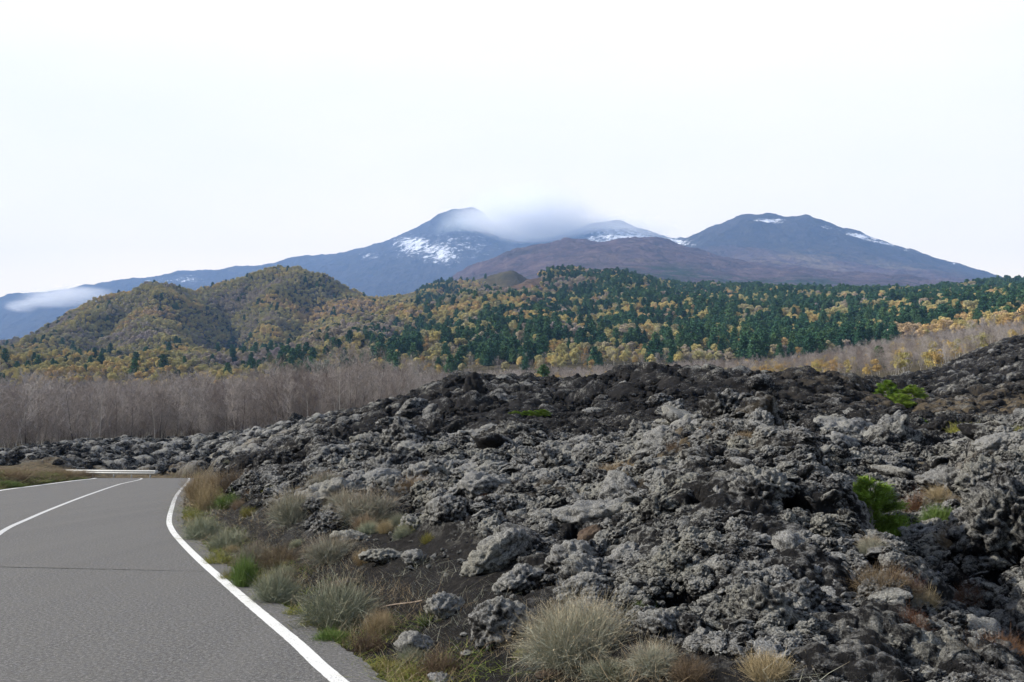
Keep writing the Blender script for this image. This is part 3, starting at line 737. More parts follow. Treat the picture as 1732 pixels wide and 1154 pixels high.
def to_px(x, y, z):
    dy = y; dz = z - CAMZ
    fw = dy * math.cos(PITCH) + dz * math.sin(PITCH); upc = -dy * math.sin(PITCH) + dz * math.cos(PITCH)
    return 866 + F * x / fw, 577 - F * upc / fw
hpx, hpy = to_px(hx, hy, HT.Z)
me = HT.mesh('hills'); fattr(me, 'bare', np.clip(1.6 * bare_w(hpx, hpy) * (hy > 1000) * (hy < 1500), 0, 1).ravel())
hills = link('hills', me, make_hill_mat(), kind='structure')

MT = []
main = [(-500, 600, 8800), (-200, 545, 8800), (0, 511, 8800), (30, 503, 8800), (60, 502, 8900), (90, 503, 8900), (140, 490, 9000), (200, 480, 9000), (300, 466, 9000), (400, 457, 9000), (500, 441, 9000), (560, 435, 9000),
        (600, 430, 9000), (640, 417, 9000), (680, 402, 9000), (710, 388, 9000), (740, 371, 9000), (765, 362, 9000), (800, 358, 9000), (815, 364, 9000),
        (835, 385, 9000), (860, 402, 9000), (900, 410, 9000), (930, 408, 9000), (960, 397, 9000), (1000, 384, 9000), (1040, 377, 9000), (1060, 384, 9000),
        (1100, 399, 9000), (1130, 411, 9000), (1155, 418, 9000), (1200, 428, 9000), (1300, 440, 9000), (1500, 460, 9000), (1700, 500, 9000), (2000, 560, 9000), (2400, 600, 9000)]
add(MT, main); add(MT, [(p, q + 30, 11000) for p, q, Y_ in main[::2]]); 
add(MT, [(-300, 640, 6500), (0, 590, 6500), (200, 560, 6500), (400, 535, 6500), (600, 515, 6500), (700, 505, 6500), (760, 490, 6800), (860, 470, 6800), (950, 450, 7000), (1050, 435, 7200)])
add(MT, [(0, 640, 4500), (300, 610, 4500), (550, 570, 4500), (650, 550, 4500), (720, 530, 4300)])
add(MT, [(1140, 430, 6500), (1165, 414, 6500), (1200, 397, 6500), (1230, 382, 6500), (1250, 370, 6500), (1268, 367, 6500), (1300, 371, 6500), (1365, 373, 6500),
         (1400, 387, 6500), (1450, 401, 6500), (1500, 416, 6500), (1550, 432, 6500), (1600, 449, 6500), (1650, 467, 6500), (1690, 479, 6500), (1732, 493, 6500), (1900, 540, 6500), (2200, 590, 6500)])
add(MT, [(1260, 400, 7300), (1400, 410, 7300), (1550, 450, 7300), (1700, 500, 7300),
         (1170, 432, 5900), (1230, 415, 5900), (1300, 408, 5900), (1400, 415, 5900), (1500, 435, 5900), (1600, 460, 5900), (1700, 488, 5900)])
ridge = [(730, 503, 4200), (760, 488, 4200), (785, 470, 4200), (810, 458, 4200), (840, 447, 4200), (865, 434, 4200), (900, 427, 4200), (940, 422, 4200), (960, 415, 4200), (990, 411, 4200),
         (1030, 416, 4200), (1055, 408, 4200), (1090, 409, 4200), (1130, 421, 4300), (1180, 438, 4500), (1250, 447, 4900), (1300, 448, 5000), (1400, 455, 5000), (1500, 463, 5000), (1600, 475, 5000), (1700, 489, 5000), (1900, 530, 5000), (2300, 560, 5000)]
add(MT, ridge)
add(MT, [(760, 510, 5000), (860, 475, 5000), (950, 455, 5000), (1050, 447, 5200), (1120, 447, 5300)])
add(MT, [(740, 515, 3400), (800, 500, 3300), (860, 482, 3300), (920, 465, 3300), (1000, 452, 3300), (1080, 448, 3400), (1150, 458, 3400), (1250, 470, 3400), (1400, 478, 3400), (1550, 488, 3400), (1700, 500, 3400), (2000, 530, 3400),
         (-300, 680, 2400), (200, 640, 2400), (600, 590, 2400), (740, 535, 2300), (850, 510, 2300), (1000, 485, 2300), (1150, 485, 2300), (1300, 495, 2300), (1500, 500, 2300), (1700, 505, 2300), (2100, 520, 2300)])
MS = Sheet(MT, -0.74, 0.74, 1500, 2200, 12500, 760, 3.3, 0.0003, 760, 520, 1)
mx, my = MS.X, MS.Y
MS.Z += ridged(mx / 1100, my / 1100, 7, 81, 0.68) * 18 * sstep(2600, 4000, my) + fbm(mx / 150, my / 150, 4, 91) * 7 + ridged(mx / 260, my / 700, 3, 95) * 9 * sstep(5200, 6500, my)
MS.Z -= (1 - sstep(2300, 2900, my)) * 40
def make_mount_mat():
    m, nt, b = new_mat('volcanic_slope', 0.95, 0.1)
    h = N(nt); vec = h.pos()
    f = h.noise(vec, 0.010, 9, 0.8); g = h.noise(vec, 0.0022, 5, 0.6)
    rock = h.ramp(f, [(0.3, (0.018, 0.018, 0.020)), (0.55, (0.045, 0.042, 0.043)), (0.75, (0.085, 0.075, 0.072))])
    scrub = h.ramp(f, [(0.32, (0.036, 0.028, 0.034)), (0.5, (0.092, 0.062, 0.072)), (0.66, (0.17, 0.115, 0.105))])
    c = h.mix(h.attr('scrub'), rock, scrub)
    wood = h.ramp(h.noise(vec, 0.03, 4, 0.8), [(0.35, (0.012, 0.022, 0.014)), (0.65, (0.035, 0.055, 0.025))])
    c = h.mix(h.math('MULTIPLY', h.attr('wood'), h.mrange(h.noise(vec, 0.006, 6, 0.75), 0.47, 0.55, 0, 1)), c, wood)
    tanp = h.math('MULTIPLY', h.attr('tan'), h.mrange(h.noise(vec, 0.004, 6, 0.7), 0.46, 0.58, 0, 1))
    c = h.mix(tanp, c, (0.20, 0.15, 0.10))
    mpn = h.node('ShaderNodeMapping'); mpn.inputs['Scale'].default_value = (1, 1, 0.35); h.ln(vec, mpn.inputs[0])
    sn = h.math('ADD', h.math('MULTIPLY', h.noise(mpn.outputs[0], 0.016, 9, 0.86), 2.3), h.math('MULTIPLY', h.attr('snow'), 0.28))
    sf = h.math('MULTIPLY', h.mrange(sn, 1.44, 1.56, 0, 1), h.mrange(h.attr('snow'), 0.12, 0.3, 0, 1))
    c = h.mix(sf, c, (0.82, 0.84, 0.88))
    h.ln(c, b.inputs['Base Color'])
    h.ln(h.bump(f, 1.0, 30.0), b.inputs['Normal'])
    return m
mpx, mpy = to_px(mx, my, MS.Z)
def blob(cx, cy_, rx, ry, y0=0, y1=1e9):
    return np.exp(-((mpx - cx) / rx) ** 2 - ((mpy - cy_) / ry) ** 2) * (my > y0) * (my < y1)
snow = (blob(700, 420, 34, 17, 6000) * 1.0 + blob(748, 434, 22, 17, 6000) * .95 + blob(625, 433, 22, 7, 6000) * .9 + blob(690, 408, 30, 10, 6000) * .7 + blob(800, 380, 20, 25, 6000) * .55
        + blob(320, 472, 25, 7, 6000) * 1.0 + blob(260, 476, 50, 4, 6000) * .6 + blob(430, 458, 60, 5, 6000) * .5 + blob(760, 400, 70, 30, 6000) * .25
        + blob(1050, 398, 60, 14, 6000) * 1.4 + blob(1120, 411, 50, 9, 6000) * 1.9 + blob(960, 408, 60, 7, 6000) * .9
        + blob(1490, 412, 100, 6, 6200) * 1.5 + blob(780, 425, 60, 20, 6000) * .6 + blob(1300, 374, 26, 4, 6200) * 1.9 + blob(1450, 400, 50, 6, 6200) * 1.9 + blob(1400, 386, 25, 5, 6200) * 1.0 + blob(1540, 427, 40, 5, 6200) * 1.1 + blob(1600, 447, 40, 4, 6200) * .8)
scrubw = np.clip(sstep(5500, 4700, my) if False else 1 - sstep(4700, 5700, my + 500 * fbm(mx / 700, my / 700, 3, 5)), 0, 1)
scrubw *= 1 - 0.55 * blob(880, 428, 60, 14, 3800, 4700)
wood = np.clip(1 - sstep(2700, 3500, my) + blob(1130, 460, 70, 14, 2200, 4500) * .9 + blob(800, 480, 70, 14, 2200, 4300) * .8 + blob(1300, 478, 200, 8, 2200, 4400) * .8, 0, 1)
tanw = blob(1350, 440, 90, 12, 4300, 6400) + blob(1480, 455, 120, 10, 4300, 6400) * .9 + blob(1080, 440, 120, 14, 3000, 5000) * .3
me = MS.mesh('mountain')
for nme, arr in (('snow', snow), ('scrub', scrubw), ('wood', wood), ('tan', np.clip(tanw, 0, 1))): fattr(me, nme, arr.ravel())
link('mountain', me, make_mount_mat(), kind='structure')

# a wide low sheet that carries the ground to the horizon, and the ground behind the camera
m, nt, b = new_mat('far_ground', 0.95, 0.1); h = N(nt)
h.ln(h.ramp(h.noise(h.pos(), 0.01, 6, 0.7), [(0.3, (0.03, 0.028, 0.022)), (0.7, (0.085, 0.075, 0.05))]), b.inputs['Base Color'])
S = 30000
me = mesh_np('ground', [(-S, -S, -6), (S, -S, -6), (S, S, -6), (-S, S, -6)], [(0, 1, 2, 3)])
link('ground', me, m, kind='structure')
g = 160
gx, gy = np.meshgrid(np.linspace(-80, 80, g), np.linspace(-70, 1.3, 90))
gz = 0.10 * fbm(gx / 3, gy / 3, 3, 15) * sstep(1, 6, seg_dist(gx, gy, RL[::3])) + 0.10 * fbm(gx / 3, gy / 3, 3, 15) * sstep(1, 6, -seg_dist(gx, gy, LL[::3])) - 0.04
idx = np.arange(g * 90).reshape(90, g)
me = mesh_np('verge_ground', np.c_[gx.ravel(), gy.ravel(), gz.ravel()], np.stack([idx[:-1, :-1], idx[:-1, 1:], idx[1:, 1:], idx[1:, :-1]], -1).reshape(-1, 4), True)
link('verge_ground', me, m, kind='structure')

# ------------------------------------------------------------ road and its painted lines
def offset(poly, d):
    t = np.gradient(poly, axis=0); t /= np.linalg.norm(t, axis=1)[:, None] + 1e-9
    n = np.c_[t[:, 1], -t[:, 0]]
    return poly + n * (d if np.isscalar(d) else d[:, None])
def ribbon(name, a, b_, z, mat, cross=2, **kw):
    n = len(a); V = []
    for k in range(cross):
        t = k / (cross - 1); p = a * (1 - t) + b_ * t
        V.append(np.c_[p, road_z(p[:, 1]) + z])
    V = np.stack(V, 1).reshape(-1, 3)
    idx = np.arange(n * cross).reshape(n, cross)
    me = mesh_np(name, V, np.stack([idx[:-1, :-1], idx[:-1, 1:], idx[1:, 1:], idx[1:, :-1]], -1).reshape(-1, 4), True)
    return link(name, me, mat, **kw)
n = 1400
RR, LLr, CC = resample(RL, n), resample(LL, n), resample(CL, n)
s_ = np.linspace(0, 260, n)
ragR = 0.32 + 0.05 * perlin(s_ * 2.3, s_ * 0, 5) + 0.03 * perlin(s_ * 9, s_ * 0, 6) + 0.10 * perlin(s_ * .4, s_ * 0, 8)
road = ribbon('road', offset(LLr, -0.25 - 0.05 * perlin(s_ * 3, s_ * 0, 9)), offset(RR, ragR), 0.0, M_ASPHALT, 24, kind='structure')
wob = 0.006 * perlin(s_ * 3, s_ * 0, 12)
ribbon('road_edge_line', offset(RR, -0.06 + wob), offset(RR, 0.062 + wob), 0.004, M_LINE, 2, kind='structure')
ribbon('road_edge_line', offset(LLr, -0.10), offset(LLr, 0.09), 0.004, M_LINE_L, 2, kind='structure')
ribbon('road_centre_line', offset(CC, -0.06), offset(CC, 0.06), 0.004, M_LINE_C, 2, kind='structure')
# transverse crack in the asphalt
m, nt, b = new_mat('crack', 0.9, 0.1); b.inputs['Base Color'].default_value = (0.03, 0.03, 0.03, 1)
pa, pb = on_plane(-60, 958), on_plane(352, 967)
t_ = np.linspace(0, 1, 120)
mid = np.c_[pa[0] + (pb[0] - pa[0]) * t_, pa[1] + (pb[1] - pa[1]) * t_ + 0.03 * perlin(t_ * 14, t_ * 0, 3) + 0.02 * perlin(t_ * 50, t_ * 0, 4)]
wd = 0.038 * (0.4 + 0.6 * np.abs(perlin(t_ * 20, t_ * 0, 2)) * 2) * (1 - 0.7 * t_)
ribbon('road_crack', np.c_[mid[:, 0], mid[:, 1] - wd], np.c_[mid[:, 0], mid[:, 1] + wd], 0.003, m, 2, kind='structure')

# ------------------------------------------------------------ guardrail
def mat_plain(name, col, rough, metal=0.0, nscale=8, var=0.15):
    m, nt, b = new_mat(name, rough, 0.4); h = N(nt)
    h.ln(h.ramp(h.noise(h.pos(), nscale, 5, 0.6), [(0.35, tuple(c * (1 - var) for c in col)), (0.65, tuple(min(1, c * (1 + var)) for c in col))]), b.inputs['Base Color'])
    b.inputs['Metallic'].default_value = metal
    return m
M_RAIL = mat_plain('pale_galvanised_steel', (0.46, 0.455, 0.43), 0.55)
M_POST = mat_plain('grey_galvanised_post', (0.30, 0.31, 0.31), 0.6)
YR = 73.2
def rail_pt(px, py, Yq): return unproj(px, py, Yq)
ra = rail_pt(262, 795.5, YR); rb = rail_pt(120, 795.5, YR + 1.5)
gr = empty('guardrail', (ra[0], ra[1], road_z(np.array(YR)).item()), label='pale steel crash barrier at the end of the bend, behind the road crest', category='guardrail')
path = np.array([(ra[0] + (rb[0] - ra[0]) * t, ra[1] + (rb[1] - ra[1]) * t + 1.2 * t * t) for t in np.linspace(0, 2.2, 40)]) - ra[:2]
prof = [(0.0, 0.31), (-0.02, 0.29), (-0.075, 0.245), (-0.075, 0.205), (-0.02, 0.165), (-0.02, 0.145), (-0.075, 0.105), (-0.075, 0.065), (-0.02, 0.02), (0.0, 0.0)]
topz = ra[2] - gr.location.z
V = []
for x, y in path:
    for (dy, dz) in prof: V.append((x, y + dy, topz - 0.31 + dz))
    for (dy, dz) in prof[::-1]: V.append((x, y + dy + 0.006, topz - 0.31 + dz))
k = len(prof) * 2; Fc = []
for i in range(len(path) - 1):
    for j in range(k):
        Fc.append((i * k + j, i * k + (j + 1) % k, (i + 1) * k + (j + 1) % k, (i + 1) * k + j))
link('beam', mesh_np('beam', V, Fc), M_RAIL, gr)
def box(name, c, s, mat, parent=None):
    c, s = np.array(c), np.array(s) / 2
    v = [c + s * np.array(q) for q in ((-1, -1, -1), (1, -1, -1), (1, 1, -1), (-1, 1, -1), (-1, -1, 1), (1, -1, 1), (1, 1, 1), (-1, 1, 1))]
    f = [(0, 3, 2, 1), (4, 5, 6, 7), (0, 1, 5, 4), (1, 2, 6, 5), (2, 3, 7, 6), (3, 0, 4, 7)]
    return link(name, mesh_np(name, v, f), mat, parent)
for q in (1, 5, 9, 14, 20, 27, 34):
    x, y = path[q]
    box('post', (x, y + 0.09, topz - 0.5), (0.06, 0.10, 0.95), M_POST, gr)
# rounded terminal at the right-hand end
V = []; Fc = []
for i, a in enumerate(np.linspace(-math.pi / 2, math.pi / 2, 12)):
    for dz in (0, 0.31): V.append((0.16 * math.cos(a) + 0.005, 0.09 + 0.16 * math.sin(a), topz - 0.31 + dz))
for i in range(11): Fc.append((2 * i, 2 * i + 2, 2 * i + 3, 2 * i + 1))
me = mesh_np('end_terminal', V, Fc, True)
o = link('end_terminal', me, M_RAIL, gr); so = o.modifiers.new('s', 'SOLIDIFY'); so.thickness = 0.006

# ------------------------------------------------------------ rocks
def ico(sub=4):
    import bmesh
    bm = bmesh.new(); bmesh.ops.create_icosphere(bm, subdivisions=sub, radius=1.0)
    v = np.array([q.co for q in bm.verts]); f = np.array([[l.index for l in q.verts] for q in bm.faces]); bm.free()
    return v, f
ICO = {s: ico(s) for s in (3, 4, 5)}
def rock_mesh(name, seed, sub=4, dims=(1, 1, 1), angular=0.5, lumps=1.0, freq=1.0):
    v, f = ICO[sub]; out = np.empty_like(v); off = Vector((seed * 7.31, seed * 3.17, seed * 1.73))
    planes = [Vector(rng.normal(size=3)).normalized() for _ in range(9)]
    pd = [0.62 + 0.3 * rng.random() for _ in planes]
    for i, q in enumerate(v):
        d = Vector(q); r = 1.0
        for pn, dd in zip(planes, pd):
            c = d.dot(pn)
            if c > 0.05: r = min(r, dd / c * (1.0) + (1 - angular) * 0.8)
        r *= 1 + 0.28 * mn.noise(d * 1.3 * freq + off) 
        p = d * r
        p = Vector((p.x * dims[0], p.y * dims[1], p.z * dims[2]))
        w = mn.noise_vector(p * 3 + off) * 0.15
        f1 = mn.voronoi((p + w) * 3.4 * freq + off)[0][0]; f2 = mn.voronoi((p + w) * 8.5 * freq + off)[0][0]
        f3 = mn.voronoi((p + w) * 17 * freq + off)[0][0]
        dd = lumps * (0.24 * (0.35 - f1 * f1 * 1.8) + 0.08 * (0.35 - f2 * f2 * 1.8) + 0.035 * (0.35 - f3 * f3 * 1.8) + 0.06 * mn.noise(p * 6 + off))
        p += d * dd
        out[i] = p
    me = mesh_np(name, out, f, True)
    return me
templates = [rock_mesh('lava_rock', 1 + i, 5, (rng.uniform(.85, 1.2), rng.uniform(.8, 1.1), rng.uniform(.7, 1.0)), rng.uniform(.15, .8), rng.uniform(.8, 1.2), rng.uniform(.8, 1.2)) for i in range(10)]
templates += [rock_mesh('lava_rock', 31 + i, 4, (1.45, .95, (.42, .55, .5)[i]), .95, .30, 1.3) for i in range(3)]
for t in templates: t.materials.append(M_ROCK)
darkt = []
for t in templates[:4]:
    d = t.copy(); d.materials.clear(); d.materials.append(M_ROCK_DARK); darkt.append(d)

# boulders one can pick out in the photo: px,py of the middle, width px, height px, tilt, template options
HERO = [
 (1725, 880, 250, 150, 'tall pitted rock wall rising at the right edge of the picture', (1.1, .75, 1.0), (0.05, -0.35, 0.15), 'n'),
 (1662, 800, 100, 90, 'shoulder of crusted rock leaning on the tall pitted rock wall', (1.2, .9, .9), (0, -0.5, 0.1), 'n'),
 (838, 922, 150, 105, 'large pale tilted lava slab undercut in deep shadow beside two lichen boulders', (1.55, .8, .62), (0, -0.55, 0.2), 'g'),
 (845, 1045, 108, 100, 'big lichen crusted boulder just left of the large round silver shrub', (1.0, .9, .95), (0.1, 0.35, 0.3), 'g'),
 (880, 975, 95, 62, 'blocky lichen boulder under the right end of the tilted slab', (1.2, .9, .7), (0, -0.3, 0.6), 'g'),
 (985, 985, 105, 62, 'grey boulder leaning uphill behind the large round silver shrub', (1.4, .9, .6), (0, -0.4, 0.1), 'g'),
 (1000, 905, 62, 42, 'brown topped angular lava rock above the tilted boulders', (1.2, .9, .8), (0, -0.5, 0), 'b'),
 (755, 1022, 84, 48, 'dark lava boulder with a pale crust beside the dry stick', (1.2, .9, .75), (0, 0.1, 0.4), 'g'),
 (925, 913, 44, 20, 'small flat pale stone right of the tilted slab', (1.3, .9, .5), (0, 0.1, 0), 'g'),
 (752, 853, 70, 48, 'rounded pale boulder above the cinder slope', (1.1, .9, .8), (0, -0.1, 0.2), 'g'),
 (640, 805, 84, 46, 'smooth domed pale boulder on the near crest of the flow', (1.25, .9, .7), (0, -0.1, 0.1), 'g'),
 (600, 812, 50, 32, 'smaller pale dome against the left of the smooth domed boulder', (1.1, .9, .7), (0, -0.1, 0.1), 'g'),
 (820, 815, 95, 55, 'broad lumpy lichen outcrop on the near crest', (1.3, 1, .75), (0, 0, 0.3), 'g'),
 (866, 830, 30, 30, 'small round dark rock right of the lumpy outcrop', (1, .9, .95), (0, 0, 0), 'd'),
 (547, 768, 56, 34, 'jagged dark rock standing up at the left end of the near crest', (1.1, .9, .8), (0, 0.2, 0), 'd'),
 (534, 756, 20, 14, 'pale stone perched beside the jagged dark rock', (1.1, .9, .8), (0, 0.2, 0), 'g'),
 (585, 985, 64, 26, 'flat brown rock sunk in black cinders behind a silver shrub', (1.4, 1, .45), (0, -0.1, 0.1), 'b'),
 (432, 855, 26, 18, 'bluish grey rock with a dark hollow on the verge', (1.1, .9, .8), (0, 0.2, 0), 'd'),
 (1050, 820, 75, 60, 'pale overhanging lump of crusty lava at the left of the mound', (1.1, 1, .9), (0, 0.2, 0), 'g'),
 (930, 870, 90, 48, 'low mass of cauliflower crusted lava above the brown topped rock', (1.4, 1, .6), (0, -0.2, 0), 'g'),
 (650, 935, 90, 40, 'low grey lichen ledge among black cinders', (1.5, 1, .5), (0, 0.1, 0), 'g'),
 (700, 940, 46, 34, 'pale lump at the right end of the grey lichen ledge', (1.1, 1, .8), (0, 0.1, 0), 'g'),
 (590, 905, 70, 30, 'low lichen rock in front of the wide silver shrub', (1.4, 1, .5), (0, 0.1, 0), 'g'),
 (790, 1105, 30, 15, 'small flat pale stone on black cinders near the road', (1.3, 1, .5), (0, 0, 0), 'g'),
 (785, 1072, 18, 11, 'tiny grey stone on the cinders left of the big boulder', (1.3, 1, .6), (0, 0, 0), 'g'),
 (700, 1085, 70, 60, 'weathered grey green rock beside the spiky green tuft', (1.2, 1, .8), (0, 0.2, 0), 'g'),
 (745, 1148, 50, 26, 'grey rock at the very edge of the road verge', (1.2, 1, .6), (0, 0.1, 0), 'g'),
 (935, 1140, 60, 22, 'reddish flat stone under the large round silver shrub', (1.4, 1, .4), (0, 0, 0), 'b'),
 (1262, 876, 30, 30, 'round pale lichen ball standing out on the mound', (1, 1, 1), (0, 0, 0), 'g'),
 (1340, 920, 70, 60, 'pale block hanging over a dark hollow on the mound', (1.1, .9, .9), (0, 0.5, 0), 'g'),
 (1505, 1080, 34, 38, 'smooth grey block at the foot of the mound', (.9, .9, 1), (0, 0.3, 0), 'g'),
 (1600, 1010, 90, 52, 'long rounded boulder right of the gully, above the red tuft', (1.3, 1, .7), (0, 0.25, 0), 'g'),
 (1690, 972, 60, 26, 'boulder at the foot of the right hand outcrop', (1.3, 1, .6), (0, 0.1, 0), 'g'),
 (1660, 1045, 80, 44, 'lumpy boulder beside the lower red tuft', (1.3, 1, .7), (0, 0.2, 0), 'g'),
 (1560, 1085, 70, 60, 'boulder in the lower gully overgrown by brown stems', (1.1, 1, .9), (0, 0.4, 0), 'g'),
 (1100, 712, 50, 20, 'smooth whaleback rock in the dark hollow behind the mound', (1.5, 1, .5), (0, 0.1, 0), 'd'),
 (1425, 745, 70, 40, 'jagged lava crag on the slope behind the mound', (1.2, 1, .8), (0, 0.3, 0), 'g'),
 (1590, 785, 50, 44, 'craggy rock beside a black cave mouth', (1.2, 1, .9), (0, 0.3, 0), 'd'),
 (1690, 745, 90, 40, 'crag capping the right hand outcrop', (1.3, 1, .6), (0, -0.3, 0), 'g'),
 (800, 655, 34, 40, 'dark pinnacle on the highest point of the far crest', (.7, .7, 1.2), (0, 0.1, 0), 'd'),
 (1060, 640, 22, 14, 'dark knob on the far crest right of the pinnacle', (1, 1, .9), (0, 0.1, 0), 'd'),
 (1554, 632, 16, 12, 'black rock on the skyline of the right hand flow', (1, 1, .9), (0, 0.1, 0), 'd'),
 (700, 762, 60, 34, 'rock shelf over a dark gap on the near crest', (1.4, 1, .6), (0, 0.1, 0), 'g'),
 (960, 775, 90, 36, 'pale crust roofing a long dark hollow', (1.6, 1, .45), (0, 0.1, 0), 'g'),
]
placed = []
for i, (px, py, w, hh, lab, dims, rot, kind) in enumerate(HERO):
    p = hit(px, py + hh * 0.40, 4.5)
    if p is None: continue
    s = w / F * p[1] / 2
    asp = hh / w
    me = rock_mesh('lava_boulder', 40 + i, 5 if w > 80 and p[1] < 20 else 4, dims, 0.75, 1.25 if kind == 'n' else 0.75 if 'smooth' not in lab else 0.35, 1.8 if kind == 'n' else 1.0)
    me.materials.append({'g': M_ROCK_PALE, 'n': M_ROCK, 'b': M_ROCK_BROWN, 'd': M_ROCK_DARK}[kind])
    v = np.array([q.co for q in me.vertices])
    o = link('lava_boulder', me, None, label=lab, category='boulder', group='boulders of the lava flow')
    o.rotation_euler = (rot[0], rot[1], rot[2])
    sx = s / (np.abs(v[:, 0]).max())
    o.scale = (sx, sx, sx)
    o.location = (p[0], p[1] + s * 0.15, p[2] + hh / F * p[1] * 0.22)
    placed.append((p[0], p[1], s))

# ~200 more individual boulders, largest in view; the small rubble is one mass
def in_view(x, y, z, m=0):
    px, py = to_px(x, y, z); return (px > -m) & (px < 1732 + m) & (py < 1154 + m)
def lava_points(n, y0, y1, seed, p=1.0, thr=0.5):
    r = np.random.default_rng(seed)
    u = r.uniform(-0.6, 0.62, n); y = np.exp(r.uniform(math.log(y0), math.log(y1), n))
    x = u * y
    w = T.h(x, y, T.lava)
    k = w > thr
    x, y = x[k], y[k]
    return x, y, T.h(x, y)
T_cind = cinder
def boulder_label(px, py, y, dark, r):
    size = 'hand sized' if r < .12 else 'knee high' if r < .3 else 'chest high' if r < .7 else 'car sized'
    tone = 'black' if dark else random.choice(['pale crusted', 'grey lichen covered', 'knobbly grey', 'rounded grey'])
    if y < 16 and px < 1000: pl = 'among the roadside cinders'
    elif y < 16 and px < 1500: pl = 'on the flank of the mound'
    elif y < 16: pl = 'in the gully on the right'
    elif y < 30: pl = 'along the near crest of the flow' if px < 1300 else 'on the slope above the gully'
    elif y < 62: pl = 'in the dark hollow of the flow' if px > 650 else 'on the low dark flow behind the verge'
    else: pl = 'on the far crest of the flow' if px > 450 else 'on the flow behind the guardrail'
    return f'{size} {tone} lava rock {pl}'
nb = 0
# big humps and tilted slabs that break up the clinker
humps = [rock_mesh('lava_boulder', 90 + i, 5, (1.35, 1.0, (.55, .7, .85, .6)[i]), .85, .75, (.9, 1.0, .8, 1.2)[i]) for i in range(4)]
for q_ in humps: q_.materials.append(M_ROCK_PALE if q_ is not humps[3] else M_ROCK)
hd_lab = ['tilted slab', 'cracked hump', 'domed block', 'flat shelf']
for (n_, y0, y1, a0, a1, sd) in ((95, 8.5, 28, .016, .036, 15), (70, 28, 66, .008, .017, 16)):
    x, y, z = lava_points(n_, y0, y1, sd)
    vis = in_view(x, y, z)
    for xi, yi, zi in zip(x[vis], y[vis], z[vis]):
        r = yi * rng.uniform(a0, a1)
        px, py = to_px(xi, yi, zi)
        if yi < 16 and px < 1000: continue
        if any(math.hypot(xi - a, yi - b_) < (s_q + r) * .9 for a, b_, s_q in placed): continue
        if T.h(xi, yi, T_cind) > 0.4 or T.h(xi, yi, T_holl) > .3: continue
        i_ = int(rng.integers(0, 4))
        lab = boulder_label(px, py, yi, False, r).split(' lava rock ')[1]
        o = link('lava_boulder', humps[i_], None, label=f'{hd_lab[i_]} of crusted lava, {"large" if r / yi > .025 else "mid sized"}, {lab}', category='boulder', group='boulders of the lava flow')
        o.location = (xi, yi, zi + r * 0.02)
        o.rotation_euler = (rng.uniform(-.5, .3), rng.uniform(-.65, .3), rng.uniform(-.6, .9)); o.scale = (r, r, r)
        placed.append((xi, yi, r * .8)); nb += 1
for (n_, y0, y1, a0, a1, sd) in ((260, 6, 32, .010, .026, 5), (190, 30, 110, .003, .008, 6)):
    x, y, z = lava_points(n_, y0, y1, sd)
    vis = in_view(x, y, z)
    for xi, yi, zi in zip(x[vis], y[vis], z[vis]):
        if any(math.hypot(xi - a, yi - b_) < s_q * 1.4 for a, b_, s_q in placed): continue
        if T.h(xi, yi, T_cind) > 0.6 or T.h(xi, yi, T_holl) > .2: continue
        r = yi * rng.uniform(a0, a1)
        dark = rng.random() < (0.0 if yi < 24 else 0.8)
        me = random.choice(darkt if dark else templates)
        px, py = to_px(xi, yi, zi)
        o = link('lava_boulder', me, None, label=boulder_label(px, py, yi, dark, r), category='boulder', group='boulders of the lava flow')
        o.location = (xi, yi, zi + r * 0.25)
        o.rotation_euler = (rng.uniform(-.5, .5), rng.uniform(-.5, .5), rng.uniform(0, 6.28)); o.scale = (r, r, r * rng.uniform(.75, 1.1))
        nb += 1

def gn_scatter(name, P, S, Rr, sources, **props):
    """one object: copies of the given meshes' objects stood on its points"""
    me = bpy.data.meshes.new(name); me.vertices.add(len(P)); me.vertices.foreach_set('co', np.ascontiguousarray(P, np.float32).ravel())
    fattr(me, 'sc', S, 'FLOAT_VECTOR'); fattr(me, 'ro', Rr, 'FLOAT_VECTOR')
    fattr(me, 'ix', rng.integers(0, len(sources), len(P)), 'INT')
    o = link(name, me, None, **props)
    g, gi, go = gn_group(name + '_scatter'); h = N(g)
    jg = h.node('GeometryNodeJoinGeometry')
    for src in sources:
        if isinstance(src, (list, tuple)):
            j2 = h.node('GeometryNodeJoinGeometry')
            for q in src:
                oi = h.node('GeometryNodeObjectInfo', transform_space='ORIGINAL'); oi.inputs['Object'].default_value = q
                h.ln(oi.outputs['Geometry'], j2.inputs[0])
            out = j2.outputs[0]
        else:
            oi = h.node('GeometryNodeObjectInfo', transform_space='ORIGINAL'); oi.inputs['Object'].default_value = src
            out = oi.outputs['Geometry']
        gt = h.node('GeometryNodeGeometryToInstance'); h.ln(out, gt.inputs[0]); h.ln(gt.outputs[0], jg.inputs[0])
    ip = h.node('GeometryNodeInstanceOnPoints')
    h.ln(gi.outputs[0], ip.inputs['Points']); h.ln(jg.outputs[0], ip.inputs['Instance'])
    ip.inputs['Pick Instance'].default_value = True
    for nm, sock, dt in (('ix', 'Instance Index', 'INT'), ('ro', 'Rotation', 'FLOAT_VECTOR'), ('sc', 'Scale', 'FLOAT_VECTOR')):
        a = h.node('GeometryNodeInputNamedAttribute', data_type=dt); a.inputs[0].default_value = nm
        h.ln(a.outputs[0], ip.inputs[sock])
    h.ln(ip.outputs[0], go.inputs[0])
    md = o.modifiers.new('scatter', 'NODES'); md.node_group = g
    return o
def one_of_each(meshes):
    out = []
    for t in meshes:
        out.append(next(o for o in COL.objects if o.type == 'MESH' and o.data == t))
    return out
used_g = [t for t in templates if t.users > 0]
src_g = one_of_each([t for t in templates if any(o.data == t for o in COL.objects if o.type == 'MESH')])
